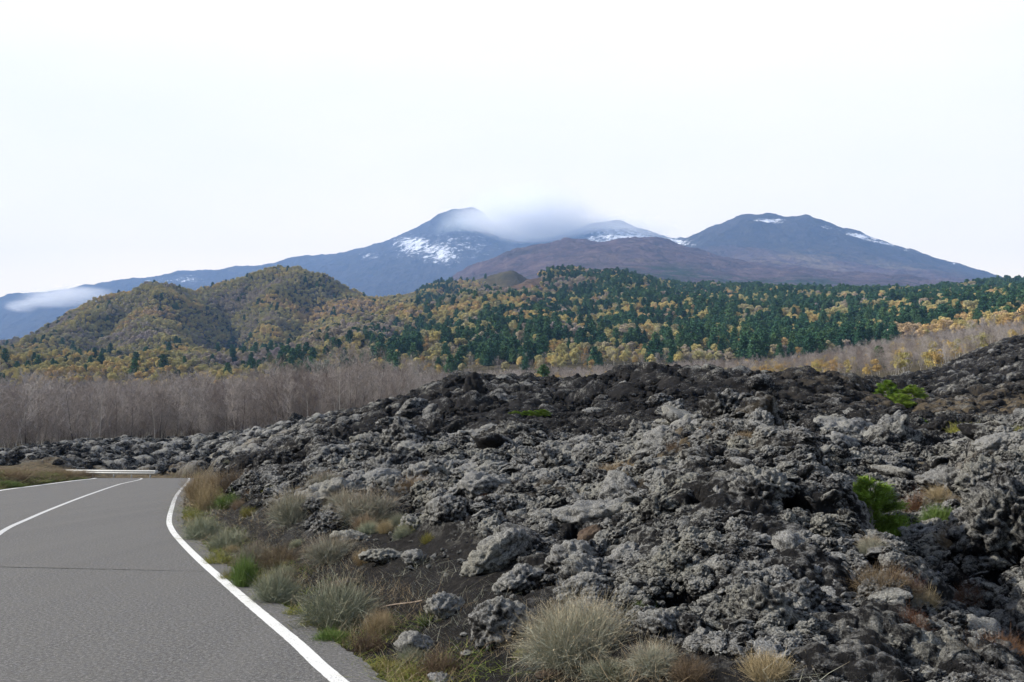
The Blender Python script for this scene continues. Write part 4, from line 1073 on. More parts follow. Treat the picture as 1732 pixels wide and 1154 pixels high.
src_d = one_of_each([t for t in darkt if any(o.data == t for o in COL.objects if o.type == 'MESH')])
def rubble(name, n_, y0, y1, a0, a1, sd, src, mc=0.5, powr=2.2):
    x, y, z = lava_points(n_, y0, y1, sd)
    r = np.random.default_rng(sd + 100)
    c = T.h(x, y, T_cind); k = ((c < mc) | (r.random(len(x)) < 0.12)) & (T.h(x, y, T_holl) < (.25 + .75 * r.random(len(x)) if a1 > .01 else .6 + r.random(len(x)) * .8))
    k &= r.random(len(x)) > .7 * T.h(x, y, T_steep)
    x, y, z, c = x[k], y[k], z[k], c[k]
    # clumped: some stretches are blocky, some fine
    den = fbm(x / 1.4, y / 1.4, 3, sd); k = r.random(len(x)) < np.clip(0.72 + 1.3 * den, 0.08, 1)
    x, y, z, c = x[k], y[k], z[k], c[k]
    yc = np.minimum(y, y1)
    s = yc * (a0 + (a1 - a0) * r.random(len(x)) ** powr) * np.where(c > mc, 0.4, 1)
    P = np.c_[x, y, z + s * r.uniform(-.15, .45, len(x))]
    S = np.c_[s, s, s * r.uniform(.7, 1.1, len(x))]
    Rr = np.c_[r.uniform(-.7, .7, len(x)), r.uniform(-.7, .7, len(x)), r.uniform(0, 6.28, len(x))]
    return gn_scatter(name, P, S, Rr, src, kind='stuff', label='loose clinkery rubble covering the lava flow', category='rubble')
rubble('lava_rubble', 32000, 3.8, 32, .0050, .0135, 50, src_g, powr=2.2)
rubble('lava_rubble', 75000, 3.6, 34, .0018, .0060, 51, src_g, powr=2.0)
rubble('lava_rubble', 60000, 28, 120, .0012, .0045, 52, src_g + src_d * 3, powr=2.6)

# ------------------------------------------------------------ stems: shrubs, tufts, grass
def blades(n, base_r, height, spread, width, seed, segs=3, hemi=True, droop=0.15, hvar=0.35, wig=0.08, kinks=0.0, elong=(1, 1)):
    """thin tapering ribbons fanning out of a small base"""
    r = np.random.default_rng(seed)
    az = r.uniform(0, 6.283, n); rad = np.sqrt(r.random(n))
    bx, by = np.cos(az) * rad * base_r * elong[0], np.sin(az) * rad * base_r * elong[1]
    tilt = rad * spread * r.uniform(.55, 1.2, n) + r.normal(0, .17, n)
    a2 = az + r.normal(0, .65, n)
    L = height * (1 - hvar * r.random(n)) * (1.0 if not hemi else 1.0)
    d = np.c_[np.sin(tilt) * np.cos(a2), np.sin(tilt) * np.sin(a2), np.cos(tilt)]
    side = np.cross(d, r.normal(size=(n, 3))); side /= np.linalg.norm(side, axis=1)[:, None] + 1e-9
    perp = np.cross(d, side)
    V, tip = [], []
    w1, w2 = r.normal(0, wig, n), r.normal(0, wig, n)
    for k in range(segs + 1):
        t = k / segs
        c = np.c_[bx, by, np.zeros(n)] + d * (L * t)[:, None]
        c += side * (w1 * L * t * t)[:, None] + perp * (w2 * L * math.sin(t * 3.1))[:, None]
        c[:, 2] -= droop * L * t * t * np.sin(np.abs(tilt))
        wv = width * (1 - 0.75 * t) * r.uniform(.7, 1.3, n)
        V += [c - side * wv[:, None] / 2, c + side * wv[:, None] / 2]; tip += [np.full(n, t)] * 2
    V = np.stack(V, 1); K = V.shape[1]
    base = (np.arange(n) * K)[:, None]
    fs = [base + np.array([2 * k, 2 * k + 1, 2 * k + 3, 2 * k + 2])[None] for k in range(segs)]
    Fc = np.stack(fs, 1).reshape(-1, 4)
    shade = np.repeat(r.random(n)[:, None], K, 1).ravel()
    return V.reshape(-1, 3), Fc, shade, np.stack(tip, 1).ravel()
def merge(parts):
    Vs, Fs, Ss, Ts, o = [], [], [], [], 0
    for V, Fc, s, t in parts:
        Vs.append(V); Fs.append(Fc + o); Ss.append(s); Ts.append(t); o += len(V)
    return np.concatenate(Vs), np.concatenate(Fs), np.concatenate(Ss), np.concatenate(Ts)
def stem_mesh(name, data, mat):
    V, Fc, s, t = data
    me = mesh_np(name, V, Fc); fattr(me, 'shade', s); fattr(me, 'tip', t); me.materials.append(mat)
    return me
def heads(V_tips, size, seed):
    """little dried flower heads: crossed squares at some stem tips"""
    r = np.random.default_rng(seed); n = len(V_tips)
    out = []
    a = r.normal(size=(n, 3)); a /= np.linalg.norm(a, axis=1)[:, None]
    b_ = np.cross(a, r.normal(size=(n, 3))); b_ /= np.linalg.norm(b_, axis=1)[:, None]
    s = size * r.uniform(.6, 1.4, n)[:, None]
    V = np.stack([V_tips - a * s, V_tips - b_ * s, V_tips + a * s, V_tips + b_ * s], 1).reshape(-1, 3)
    Fc = np.arange(n * 4).reshape(n, 4)
    return V, Fc, np.repeat(r.random(n), 4), np.ones(n * 4)
def shrub_data(n, h_, seed, width=0.004, spread=1.25, base=0.12, el=(1, 1), hd=0.12, wig=0.19):
    d = blades(n, base, h_, spread, width, seed, 4, True, .10, .45, wig, elong=el)
    K = 10
    tips = d[0].reshape(n, K, 3)[:, -1]
    # side twigs near the top half
    r = np.random.default_rng(seed + 9)
    m2 = n
    sel = r.integers(0, n, m2); V0 = d[0].reshape(n, K, 3)
    at = V0[sel, 4] * .5 + V0[sel, 6] * .5
    dirv = (V0[sel, 8] - V0[sel, 4]); ln = np.linalg.norm(dirv, axis=1)[:, None]
    dirv = dirv / (ln + 1e-9) + r.normal(0, .45, (m2, 3)); 
    end = at + dirv * ln * r.uniform(.4, .9, (m2, 1))
    sd = np.cross(dirv, r.normal(size=(m2, 3))); sd /= np.linalg.norm(sd, axis=1)[:, None] + 1e-9
    w = width * .45
    V = np.stack([at - sd * w, at + sd * w, end + sd * w * .4, end - sd * w * .4], 1).reshape(-1, 3)
    tw = (V, np.arange(m2 * 4).reshape(m2, 4), np.repeat(d[2].reshape(n, K)[sel, 0], 4), np.tile([.5, .5, 1, 1], m2).astype(float))
    parts = [d, tw]
    if hd > 0:
        k = r.random(n) < hd
        if k.any(): parts.append(heads(tips[k], 0.006, seed + 3))
    return merge(parts)

PLANTS = {}
def template(key, fn):
    if key not in PLANTS: PLANTS[key] = [fn(i) for i in range(3)]
    return PLANTS[key]
KINDS = {
 'silver': (M_HELI, lambda i: shrub_data(1500, 0.5, 100 + i, 0.0045), 'silver_shrub', 'shrub'),
 'grey': (M_HELI_G, lambda i: shrub_data(1400, 0.5, 110 + i, 0.005, 1.3, .14), 'silver_shrub', 'shrub'),
 'dry': (M_DRY, lambda i: shrub_data(900, 0.5, 120 + i, 0.004, .95, .22, hd=.3, wig=.14), 'dry_grass_tuft', 'grass tuft'),
 'red': (M_RED, lambda i: shrub_data(700, 0.5, 130 + i, 0.004, 1.05, .15, hd=0), 'red_stemmed_shrub', 'shrub'),
 'brown': (M_BROWN, lambda i: shrub_data(900, 0.5, 140 + i, 0.004, 1.15, .18, hd=0), 'brown_shrub', 'shrub'),
 'green': (M_GREEN, lambda i: shrub_data(1100, 0.5, 150 + i, 0.006, 1.0, .16, hd=0), 'green_herb', 'plant'),
 'yellow': (M_YEL, lambda i: shrub_data(500, 0.5, 160 + i, 0.008, 1.25, .28, hd=.4), 'yellow_green_herb', 'plant'),
 'spiky': (M_GREEN, lambda i: blades(110, .03, .5, 1.35, .016, 170 + i, 4, True, .25, .3, .05), 'spiky_green_tuft', 'plant'),
}
def plant(kind, px, py, w, hh, lab, rz=None, zoff=0.0, grp=True):
    mat, fn, nm, cat = KINDS[kind]
    tm = template(kind, lambda i: stem_mesh(nm, fn(i), mat))
    p = hit(px, py, 4.3)
    if p is None: return
    i = rng.integers(0, 3); me = tm[i]
    ext = np.array(me['ext']) if 'ext' in me else None
    if ext is None:
        c = np.empty(len(me.vertices) * 3, np.float32); me.vertices.foreach_get('co', c); c = c.reshape(-1, 3)
        ext = (float(np.percentile(np.abs(c[:, :2]), 97)), float(np.percentile(c[:, 2], 99))); me['ext'] = ext
    W = w / F * p[1] / 2 / ext[0]; H = hh / F * p[1] / ext[1]
    o = link(nm, me, None, label=lab, category=cat)
    if grp: o['group'] = {'shrub': 'low shrubs on the verge and lava', 'plant': 'green herbs on the verge and lava', 'grass tuft': 'tufts of dry grass'}[cat]
    o.location = (p[0], p[1] + W * ext[0] * .4, p[2] - 0.02 + zoff); o.rotation_euler = (0, 0, rng.uniform(0, 6.28) if rz is None else rz)
    o.scale = (W, W, H)
    return o
# the large shrub in front gets its own denser mesh
KINDS['bigsilver'] = (M_HELI, lambda i: shrub_data(5200, 0.6, 180, 0.0030, 1.35, .17, (1.25, 1), .22, .17), 'silver_shrub', 'shrub')
plant('bigsilver', 985, 1124, 186, 104, 'large round silver shrub with tan tips in front of the boulders', 0.0)
P_LIST = [
 ('grey', 566, 1068, 132, 88, 'domed grey green shrub spilling on to the road edge'),
 ('grey', 463, 1024, 76, 62, 'grey green shrub between a bright green herb and the domed shrub'),
 ('green', 410, 998, 44, 58, 'upright bright green herb at the road edge'),
 ('silver', 494, 888, 84, 60, 'silver shrub on black cinders, nearest the bluish rock'),
 ('silver', 620, 890, 112, 62, 'wide silver shrub behind the low lichen rock'),
 ('silver', 548, 838, 64, 42, 'silver shrub on the rise left of the domed pale boulder'),
 ('silver', 580, 862, 60, 34, 'pale grey shrub between two silver shrubs on the rise'),
 ('dry', 700, 838, 62, 34, 'tan tuft below the shelf of rock'),
 ('grey', 340, 916, 66, 44, 'grey shrub leaning over the white edge line at the bend'),
 ('grey', 385, 930, 74, 36, 'low grey green shrub behind the yellow herbs'),
 ('silver', 425, 965, 60, 50, 'pale thin shrub behind the bright green herb'),
 ('silver', 560, 952, 96, 46, 'straggling grey shrub below the cinder patch'),
 ('brown', 470, 962, 80, 42, 'dried brown shrub behind the road edge herbs'),
 ('dry', 335, 848, 56, 52, 'tall tan grass at the far end of the edge line'),
 ('dry', 350, 866, 50, 50, 'tan grass tuft beside the chipped edge line'),
 ('brown', 396, 836, 66, 44, 'brown grey shrub behind the tan grass'),
 ('dry', 365, 838, 48, 42, 'pinkish tan tuft between tan grass and brown grey shrub'),
 ('green', 385, 862, 50, 26, 'olive green herb below the brown grey shrub'),
 ('yellow', 325, 880, 36, 20, 'yellow flowering herb touching the white line'),
 ('yellow', 365, 958, 46, 28, 'yellow herb in front of the low grey green shrub'),
 ('yellow', 388, 985, 40, 24, 'yellow green herb left of the bright green herb'),
 ('green', 555, 1090, 50, 28, 'green herb at the foot of the domed shrub'),
 ('yellow', 495, 1046, 40, 22, 'vivid yellow green herb between the two road edge shrubs'),
 ('yellow', 520, 1066, 36, 20, 'lime coloured herb in front of the domed shrub'),
 ('yellow', 650, 1140, 70, 26, 'yellow green herbs lining the asphalt at the picture bottom'),
 ('yellow', 700, 1150, 70, 22, 'yellow green mat beside the roadside rock'),
 ('brown', 620, 1105, 60, 40, 'brown dried stems at the asphalt edge'),
 ('spiky', 722, 1062, 60, 30, 'spiky green tuft beneath the dark boulder with a pale crust'),
 ('grey', 1040, 1148, 100, 34, 'small grey green shrub under the large silver shrub'),
 ('silver', 1110, 1140, 90, 54, 'loose grey stems right of the large silver shrub'),
 ('brown', 1170, 1152, 70, 46, 'thin brown stems at the foot of the mound'),
 ('dry', 1300, 1150, 84, 50, 'yellowing shrub at the bottom of the mound'),
 ('yellow', 1060, 895, 22, 12, 'little yellow herb on the flank of the mound'),
 ('green', 1092, 1030, 30, 16, 'small leafy green plant in a dark hole right of the shrub'),
 ('yellow', 880, 1112, 24, 18, 'lime green sprig at the left foot of the large shrub'),
 ('red', 820, 848, 22, 14, 'little rust red plant below the lumpy outcrop'),
 ('red', 788, 842, 26, 12, 'rusty plant left of the little rust red plant'),
 ('dry', 1050, 806, 70, 26, 'tan grass on top of the left shoulder of the mound'),
 ('dry', 1100, 788, 44, 16, 'short tan grass behind the mound shoulder'),
 ('brown', 1142, 776, 30, 34, 'brown shrub in the dip behind the mound'),
 ('dry', 1265, 748, 50, 22, 'brownish grass on the summit of the mound'),
 ('brown', 1500, 1010, 90, 58, 'brown shrub on the lip of the gully'),
 ('red', 1530, 1015, 66, 52, 'rust brown stems right of the brown shrub on the gully lip'),
 ('dry', 1560, 1040, 60, 50, 'thin tan stems below the rust brown stems'),
 ('red', 1545, 1075, 60, 46, 'dark red stems in the lower gully'),
 ('red', 1652, 1035, 64, 48, 'rusty orange tuft between two boulders'),
 ('brown', 1622, 942, 74, 52, 'round brown bush at the foot of the right hand outcrop'),
 ('green', 1592, 890, 52, 36, 'small green bush beside the right hand outcrop'),
 ('red', 1562, 868, 60, 40, 'reddish scrub above the small green bush'),
 ('dry', 1600, 850, 60, 30, 'pale reddish grass by the right hand outcrop'),
 ('red', 1700, 1125, 90, 56, 'dark red scrub in the bottom right corner'),
 ('green', 1590, 1130, 40, 30, 'green herb in the bottom right gully'),
 ('brown', 1630, 1120, 70, 44, 'brown scrub between green herb and dark red scrub'),
 ('dry', 1640, 1150, 60, 30, 'tan grass at the bottom right'),
 ('brown', 1700, 952, 40, 26, 'ochre tuft against the base of the right hand outcrop'),
 ('silver', 1480, 955, 50, 30, 'grey dead stems at the foot of the young green pine'),
 ('dry', 1490, 722, 80, 12, 'straw coloured grass on the shelf above the crag'),
 ('dry', 1550, 752, 70, 16, 'straw coloured grass patch left of the olive bush'),
 ('yellow', 1640, 742, 62, 30, 'olive yellow bush on the far side of the gully'),
 ('yellow', 1725, 745, 30, 26, 'green yellow bush cut by the right edge of the picture'),
 ('brown', 430, 812, 30, 14, 'dark tuft on the low flow behind the verge'),
 ('dry', 20, 812, 60, 18, 'tan grass on the left bank'), ('green', 8, 826, 40, 14, 'green grass at the left edge line'),
 ('dry', 100, 806, 60, 14, 'tan grass tuft on the inside of the far bend'), ('dry', 140, 806, 46, 12, 'brown grass hiding the end of the guardrail'),
]
for q in P_LIST: plant(*q)

# smaller tufts that fill the verge between the shrubs
for i_ in range(85):
    y_ = math.exp(rng.uniform(math.log(6.0), math.log(55))); k_ = np.argmin(np.abs(RL[:, 1] - y_))
    d_ = rng.uniform(.45, 2.6 if y_ < 30 else 4.5); x_ = RL[k_, 0] + d_
    z_ = float(T.h(x_, y_)); kd = rng.choice(['dry', 'silver', 'grey', 'brown', 'yellow', 'dry', 'grey'])
    px_, py_ = to_px(x_, y_, z_); w_ = rng.uniform(.18, .38) * F / y_; 
    if px_ > 1100 or py_ > 1150 or (y_ < 11 and d_ > .9): continue
    nmx = {'dry': 'dry grass tuft', 'silver': 'silver shrub', 'grey': 'grey green shrub', 'brown': 'withered brown shrub', 'yellow': 'yellow green herb'}[kd]
    zone_ = 'at the near end of the verge' if y_ < 10 else 'half way along the verge' if y_ < 22 else 'at the far end of the verge'
    plant(kd, px_, py_, w_, w_ * rng.uniform(.5, .9), f'small {nmx}, ' + ('hard by the asphalt, ' if d_ < 1.1 else 'behind the first row, ') + zone_)

# verge: short mixed herbs nobody could count
def verge_mass(name, mat, n, dlo, dhi, y0, y1, side, h0, h1, seed, width=.006):
    r = np.random.default_rng(seed)
    if side > 0:
        base = resample(RL, 4000); 
    else: base = resample(LL, 4000)
    k = (base[:, 1] > y0) & (base[:, 1] < y1)
    tn = np.gradient(base, axis=0); tn /= np.linalg.norm(tn, axis=1)[:, None]; nn = np.c_[tn[:, 1], -tn[:, 0]] * side
    idx = np.where(k)[0]; wgt = 1 / base[idx, 1] ** 0.7; idx = r.choice(idx, n * 3, p=wgt / wgt.sum())
    d = dlo + (dhi - dlo) * r.random(n * 3) ** 1.4
    P = base[idx] + nn[idx] * d[:, None] + r.normal(0, .02, (n * 3, 2))
    m_ = fbm(P[:, 0] * 1.3, P[:, 1] * 1.3, 3, seed) + r.normal(0, .15, n * 3) > 0.0
    P = P[m_][:n]; n = len(P)
    z = T.h(P[:, 0], P[:, 1])
    V, Fc, s, t = blades(n, 0.0, 1.0, 0, width, seed, 2, False, 0, .5, .1)
    V = V.reshape(n, 6, 3); tilt = r.normal(0, .45, (n, 2)); H = r.uniform(h0, h1, n)
    sc = np.clip(P[:, 1] / 10, 1, 3)
    w = V.copy(); V2 = np.empty_like(V)
    V2[:, :, 0] = w[:, :, 0] * sc[:, None] + P[:, 0:1] + tilt[:, :1] * w[:, :, 2] * H[:, None]
    V2[:, :, 1] = w[:, :, 1] * sc[:, None] + P[:, 1:2] + tilt[:, 1:] * w[:, :, 2] * H[:, None]
    V2[:, :, 2] = w[:, :, 2] * H[:, None] + z[:, None] - .01
    me = stem_mesh(name, (V2.reshape(-1, 3), Fc, s, t), mat)
    return link(name, me, None, kind='stuff', label='short mixed herbs and grass growing along the asphalt edge', category='grass')
verge_mass('verge_grass', M_MOSSY, 9000, .30, 1.0, 4, 30, 1, .03, .10, 201)
verge_mass('verge_grass', M_YEL, 4500, .30, .75, 4, 26, 1, .03, .09, 202)
verge_mass('verge_grass', M_DRY, 9000, .35, 1.3, 4, 62, 1, .05, .22, 203, .004)
verge_mass('verge_grass', M_HELI, 9000, .4, 1.7, 4, 62, 1, .05, .16, 206, .004)
verge_mass('verge_grass', M_DRY, 16000, .6, 7, 25, 63, -1, .12, .40, 204, .008)
verge_mass('verge_grass', M_MOSSY, 12000, .55, 4, 25, 63, -1, .08, .25, 205, .010)

# dry stick
pa, pb = hit(630, 1043), hit(714, 1024)
m, nt, b = new_mat('weathered_stick', 0.9, 0.1); h = N(nt)
h.ln(h.ramp(h.noise(h.pos(), 60, 4), [(0.3, (0.16, 0.12, 0.09)), (0.7, (0.33, 0.27, 0.21))]), b.inputs['Base Color'])
V, Fc = [], []
segs = 14
for i in range(segs + 1):
    t = i / segs; c = (pa * (1 - t) + pb * t) + np.array([0, 0, 0.05 + 0.012 * math.sin(t * 5)])
    for j in range(6):
        a = j / 6 * 6.283; rr = 0.0085 * (1 - 0.35 * t)
        V.append(c - pa + np.array([0.1 * rr * math.cos(a), rr * math.cos(a), rr * math.sin(a)]))
for i in range(segs):
    for j in range(6): Fc.append((i * 6 + j, i * 6 + (j + 1) % 6, (i + 1) * 6 + (j + 1) % 6, (i + 1) * 6 + j))
o = link('dry_stick', mesh_np('dry_stick', V, Fc, True), m, label='dry brown stick lying on the cinders against a boulder', category='stick'); o.location = pa

# ------------------------------------------------------------ trees
def tubes(segs, sides=3):
    S_ = np.array([list(a) + list(b_) + [ra_, rb_] for a, b_, ra_, rb_ in segs])
    a, b_ = S_[:, :3], S_[:, 3:6]
    d = b_ - a; d /= np.linalg.norm(d, axis=1)[:, None] + 1e-9
    ref = np.where(np.abs(d[:, 2:3]) > .9, np.array([[1., 0, 0]]), np.array([[0, 0, 1.]]))
    u = np.cross(d, ref); u /= np.linalg.norm(u, axis=1)[:, None]; v = np.cross(d, u)
    V = []
    for (c, rr) in ((a, S_[:, 6]), (b_, S_[:, 7])):
        for j in range(sides):
            an = j / sides * 6.283
            V.append(c + (u * math.cos(an) + v * math.sin(an)) * rr[:, None])
    V = np.stack(V, 1); n, K = V.shape[:2]; base = (np.arange(n) * K)[:, None]
    Fc = np.concatenate([base + np.array([j, (j + 1) % sides, sides + (j + 1) % sides, sides + j])[None] for j in range(sides)])
    return V.reshape(-1, 3), Fc
def grow(p, d, L, r_, lvl, out, rr, maxl, up_=0.25, nb_=(3, 5)):
    n = 3
    for i in range(n):
        q = p + d * (L / n)
        r2 = max(r_ * (1 - 0.22), .004)
        out.append((p.copy(), q.copy(), r_, r2, lvl)); p = q; r_ = r2
        d = d + rr.normal(0, .10, 3) + np.array([0, 0, up_ * .25]); d /= np.linalg.norm(d)
        if lvl < maxl:
            for _ in range(rr.integers(*nb_) if i else 1):
                a = rr.normal(size=3); a -= d * a.dot(d); a /= np.linalg.norm(a)
                d2 = d * rr.uniform(.6, 1.1) + a * rr.uniform(.5, .9) + np.array([0, 0, up_]); d2 /= np.linalg.norm(d2)
                grow(p.copy(), d2, L * rr.uniform(.38, .62), r_ * .5, lvl + 1, out, rr, maxl, up_, nb_)
def bare_tree(seed, H=9.0, stems=1):
    rr = np.random.default_rng(seed); tr, tw = [], []
    for s in range(stems):
        p = np.array([rr.normal(0, .25 * (stems > 1)), rr.normal(0, .25 * (stems > 1)), -0.3]); d = np.array([rr.normal(0, .10 * stems ** .5), rr.normal(0, .10 * stems ** .5), 1.]); d /= np.linalg.norm(d)
        n = 10; r_ = .075 / stems ** .4
        for i in range(n):
            q = p + d * (H / n); tr.append((p, q, r_, r_ * .84)); r_ *= .84; p = q
            d = d + rr.normal(0, .045, 3); d /= np.linalg.norm(d)
            if i >= 2:
                for _ in range(3 if i < n - 1 else 6):
                    a = rr.normal(size=3); a[2] = 0; a /= np.linalg.norm(a)
                    d2 = a * rr.uniform(.5, .9) + np.array([0, 0, rr.uniform(.5, 1.1)]); d2 /= np.linalg.norm(d2)
                    o2 = []; grow(p.copy(), d2, H * rr.uniform(.14, .26) * (1.15 - .05 * i), r_ * .5 + .008, 0, o2, rr, 2, .2, (2, 3))
                    tw += [(x[0], x[1], max(x[2], .010), max(x[3], .008)) for x in o2]
    Vt, Ft = tubes([(a, b_, c, e) for a, b_, c, e in tr], 5)
    Vw, Fw = tubes(tw, 3)
    rs = np.random.default_rng(seed + 1)
    return (Vt, Ft, np.full(len(Vt), .5)), (Vw, Fw, np.repeat(rs.random(len(tw)), 6))
def leaf_mesh(name, V, Fc, sh, mat):
    me = mesh_np(name, V, Fc); fattr(me, 'shade', sh); me.materials.append(mat); return me
def leaf_cloud(C, size, seed, flat=0.0, elong=1.0):
    r = np.random.default_rng(seed); n = len(C)
    a = r.normal(size=(n, 3)); a[:, 2] *= (1 - flat); a /= np.linalg.norm(a, axis=1)[:, None]
    b_ = np.cross(a, r.normal(size=(n, 3))); b_ /= np.linalg.norm(b_, axis=1)[:, None]
    s = (size * r.uniform(.6, 1.5, n))[:, None]
    V = np.stack([C - a * s * elong, C - b_ * s, C + a * s * elong, C + b_ * s * .8], 1).reshape(-1, 3)
    return V, np.arange(n * 4).reshape(n, 4)
def pine_parts(seed, H=9.0, leafs=1500, round_=0.5):
    rr = np.random.default_rng(seed); C, SH, segs = [], [], []
    segs.append((np.array([0, 0, -.4]), np.array([0, 0, H * .95]), .16, .03))
    z = H * rr.uniform(.10, .2)
    while z < H * .97:
        t = (z / H); Rm = H * .30 * (1 - t) ** (.75 - .35 * round_) * rr.uniform(.85, 1.15) + .15
        nb_ = rr.integers(5, 8); a0 = rr.uniform(0, 6.28)
        for j in range(nb_):
            a = a0 + j / nb_ * 6.283 + rr.normal(0, .25); L = Rm * rr.uniform(.65, 1.12)
            tip = np.array([math.cos(a) * L, math.sin(a) * L, z + L * .22])
            segs.append((np.array([0, 0, z]), tip, .035, .012))
            k = int(leafs / 55 * (L / (H * .22) + .25))
            s = rr.uniform(.35, 1.05, k)[:, None]
            pts_ = np.array([0, 0, z]) * (1 - s) + tip * s + rr.normal(0, 1, (k, 3)) * np.array([.20, .20, .12]) * H / 9 * (0.5 + L)
            pts_[:, 2] += .10 * H / 9
            C.append(pts_); SH.append(np.full(k, rr.random()) * .6 + rr.random(k) * .4)
        z += H * rr.uniform(.055, .085)
    C = np.concatenate(C); V, Fc = leaf_cloud(C, .17 * H / 9, seed, .3, 1.6)
    Vt, Ft = tubes(segs, 5)
    return (Vt, Ft, np.full(len(Vt), .5)), (V, Fc, np.repeat(np.concatenate(SH), 4))
def broad_parts(seed, H=9.0, leafs=1500, blobs=16, w=.42, size=.24):
    rr = np.random.default_rng(seed); C, SH, segs = [], [], []
    top = np.array([0, 0, H * .6]); segs.append((np.array([0, 0, -.4]), np.array([rr.normal(0, .1), rr.normal(0, .1), H * .38]), .17, .11))
    for b_ in range(blobs):
        v = rr.normal(size=3); v /= np.linalg.norm(v); v *= rr.uniform(.35, 1) ** .6
        c = np.array([v[0] * H * w * .75, v[1] * H * w * .75, H * .60 + v[2] * H * .30]); rb_ = H * rr.uniform(.10, .18)
        segs.append((segs[0][1], c, .07, .02))
        k = leafs // blobs; d = rr.normal(size=(k, 3)); d /= np.linalg.norm(d, axis=1)[:, None]; d[:, 2] = np.where(d[:, 2] < -.4, -d[:, 2], d[:, 2])
        C.append(c + d * rb_ * rr.uniform(.75, 1.1, (k, 1))); SH.append(np.full(k, rr.random()) * .55 + rr.random(k) * .45)
    C = np.concatenate(C); V, Fc = leaf_cloud(C, size * H / 9, seed)
    Vt, Ft = tubes(segs, 5)
    return (Vt, Ft, np.full(len(Vt), .5)), (V, Fc, np.repeat(np.concatenate(SH), 4))

class Kind:
    def __init__(s, name, cat, parts, mats, partnames):
        s.name, s.cat, s.pn = name, cat, partnames
        s.meshes = [[leaf_mesh(pn, *d, mt) for pn, d, mt in zip(partnames, ps, mats)] for ps in parts]
        s.src = [None] * len(parts)
    def put(s, i, loc, rz, sc, label, group, sz=1.0):
        root = empty(s.name, loc, rz, 1.0, label=label, category=s.cat, group=group)
        root.scale = (sc, sc, sc * sz)
        kids = [link(pn, me, None, root) for pn, me in zip(s.pn, s.meshes[i])]
        if s.src[i] is None: s.src[i] = kids
        return root
    def put_joined(s, i, loc, rz, sc, label, group):
        """too small in the photo to show parts: one mesh"""
        if not hasattr(s, 'joined'): s.joined = {}
        if i not in s.joined:
            VV, FF, SS, MI, o_ = [], [], [], [], 0
            jm = None
            import bmesh
            bm = bmesh.new()
            for me in s.meshes[i]: bm.from_mesh(me)
            jm = bpy.data.meshes.new(s.name); bm.to_mesh(jm); bm.free()
            for me in s.meshes[i]: jm.materials.append(me.materials[0])
            n0 = len(s.meshes[i][0].polygons)
            mi = np.ones(len(jm.polygons), np.int32); mi[:n0] = 0
            jm.polygons.foreach_set('material_index', mi)
            s.joined[i] = jm
        o = link(s.name, s.joined[i], None, label=label, category=s.cat, group=group)
        o.location = loc; o.rotation_euler = (0, 0, rz); o.scale = (sc,) * 3
        if s.src[i] is None: s.src[i] = o
        return o
    def sources(s): return [q for q in s.src if q is not None]
K_PINE = Kind('pine_tree', 'pine', [pine_parts(300 + i, 9, 1500, rng.uniform(.2, 1)) for i in range(5)], (M_BARK, M_PINE), ('trunk', 'crown'))
K_AUT = Kind('autumn_tree', 'tree', [broad_parts(320 + i, 9, 1500, 15 + i) for i in range(4)], (M_BARK, M_AUT), ('trunk', 'crown'))
K_YEL = Kind('yellow_tree', 'tree', [broad_parts(340 + i, 9, 1100, 13, .30, .17) for i in range(3)], (M_BARK_PALE, M_YLEAF), ('trunk', 'crown'))
K_DARK = Kind('dark_tree', 'tree', [broad_parts(350 + i, 9, 1500, 14) for i in range(2)], (M_BARK, M_DKBROAD), ('trunk', 'crown'))
K_BARE = Kind('bare_tree', 'bare tree', [bare_tree(360 + i, 9.0, 1 if i < 4 else 3) for i in range(6)], (M_BARK, M_TWIG), ('trunk', 'crown'))

def ground_h(x, y):
    return np.where(y < 405, T.h(x, y), HT.h(x, y))
def jitter_grid(y0, y1, u0, u1, spacing, seed):
    """points of roughly even density on the ground plan, out to y1; spacing in metres"""
    r = np.random.default_rng(seed); out = []
    y = y0
    while y < y1:
        x = np.arange(u0 * y, u1 * y, spacing); x = x + r.uniform(-.45, .45, len(x)) * spacing
        yy = y + r.uniform(-.45, .45, len(x)) * spacing
        out.append(np.c_[x, yy]); y += spacing
    return np.concatenate(out)
def visible(x, y, z, htree):
    """keep trees whose top clears the terrain in front of them"""
    ok = np.ones(len(x), bool)
    s_top = (z + htree - CAMZ) / y
    mx_ = np.full(len(x), -1e9)
    for t in np.linspace(.04, .985, 70):
        yy = y * t; xx = x * t
        g = np.where(yy < 420, T.h(xx, np.clip(yy, 1.4, 449)), HT.h(xx, np.maximum(yy, 335)))
        mx_ = np.maximum(mx_, (g - CAMZ) / np.maximum(yy, 1e-3))
    return s_top > mx_ - 0.0008
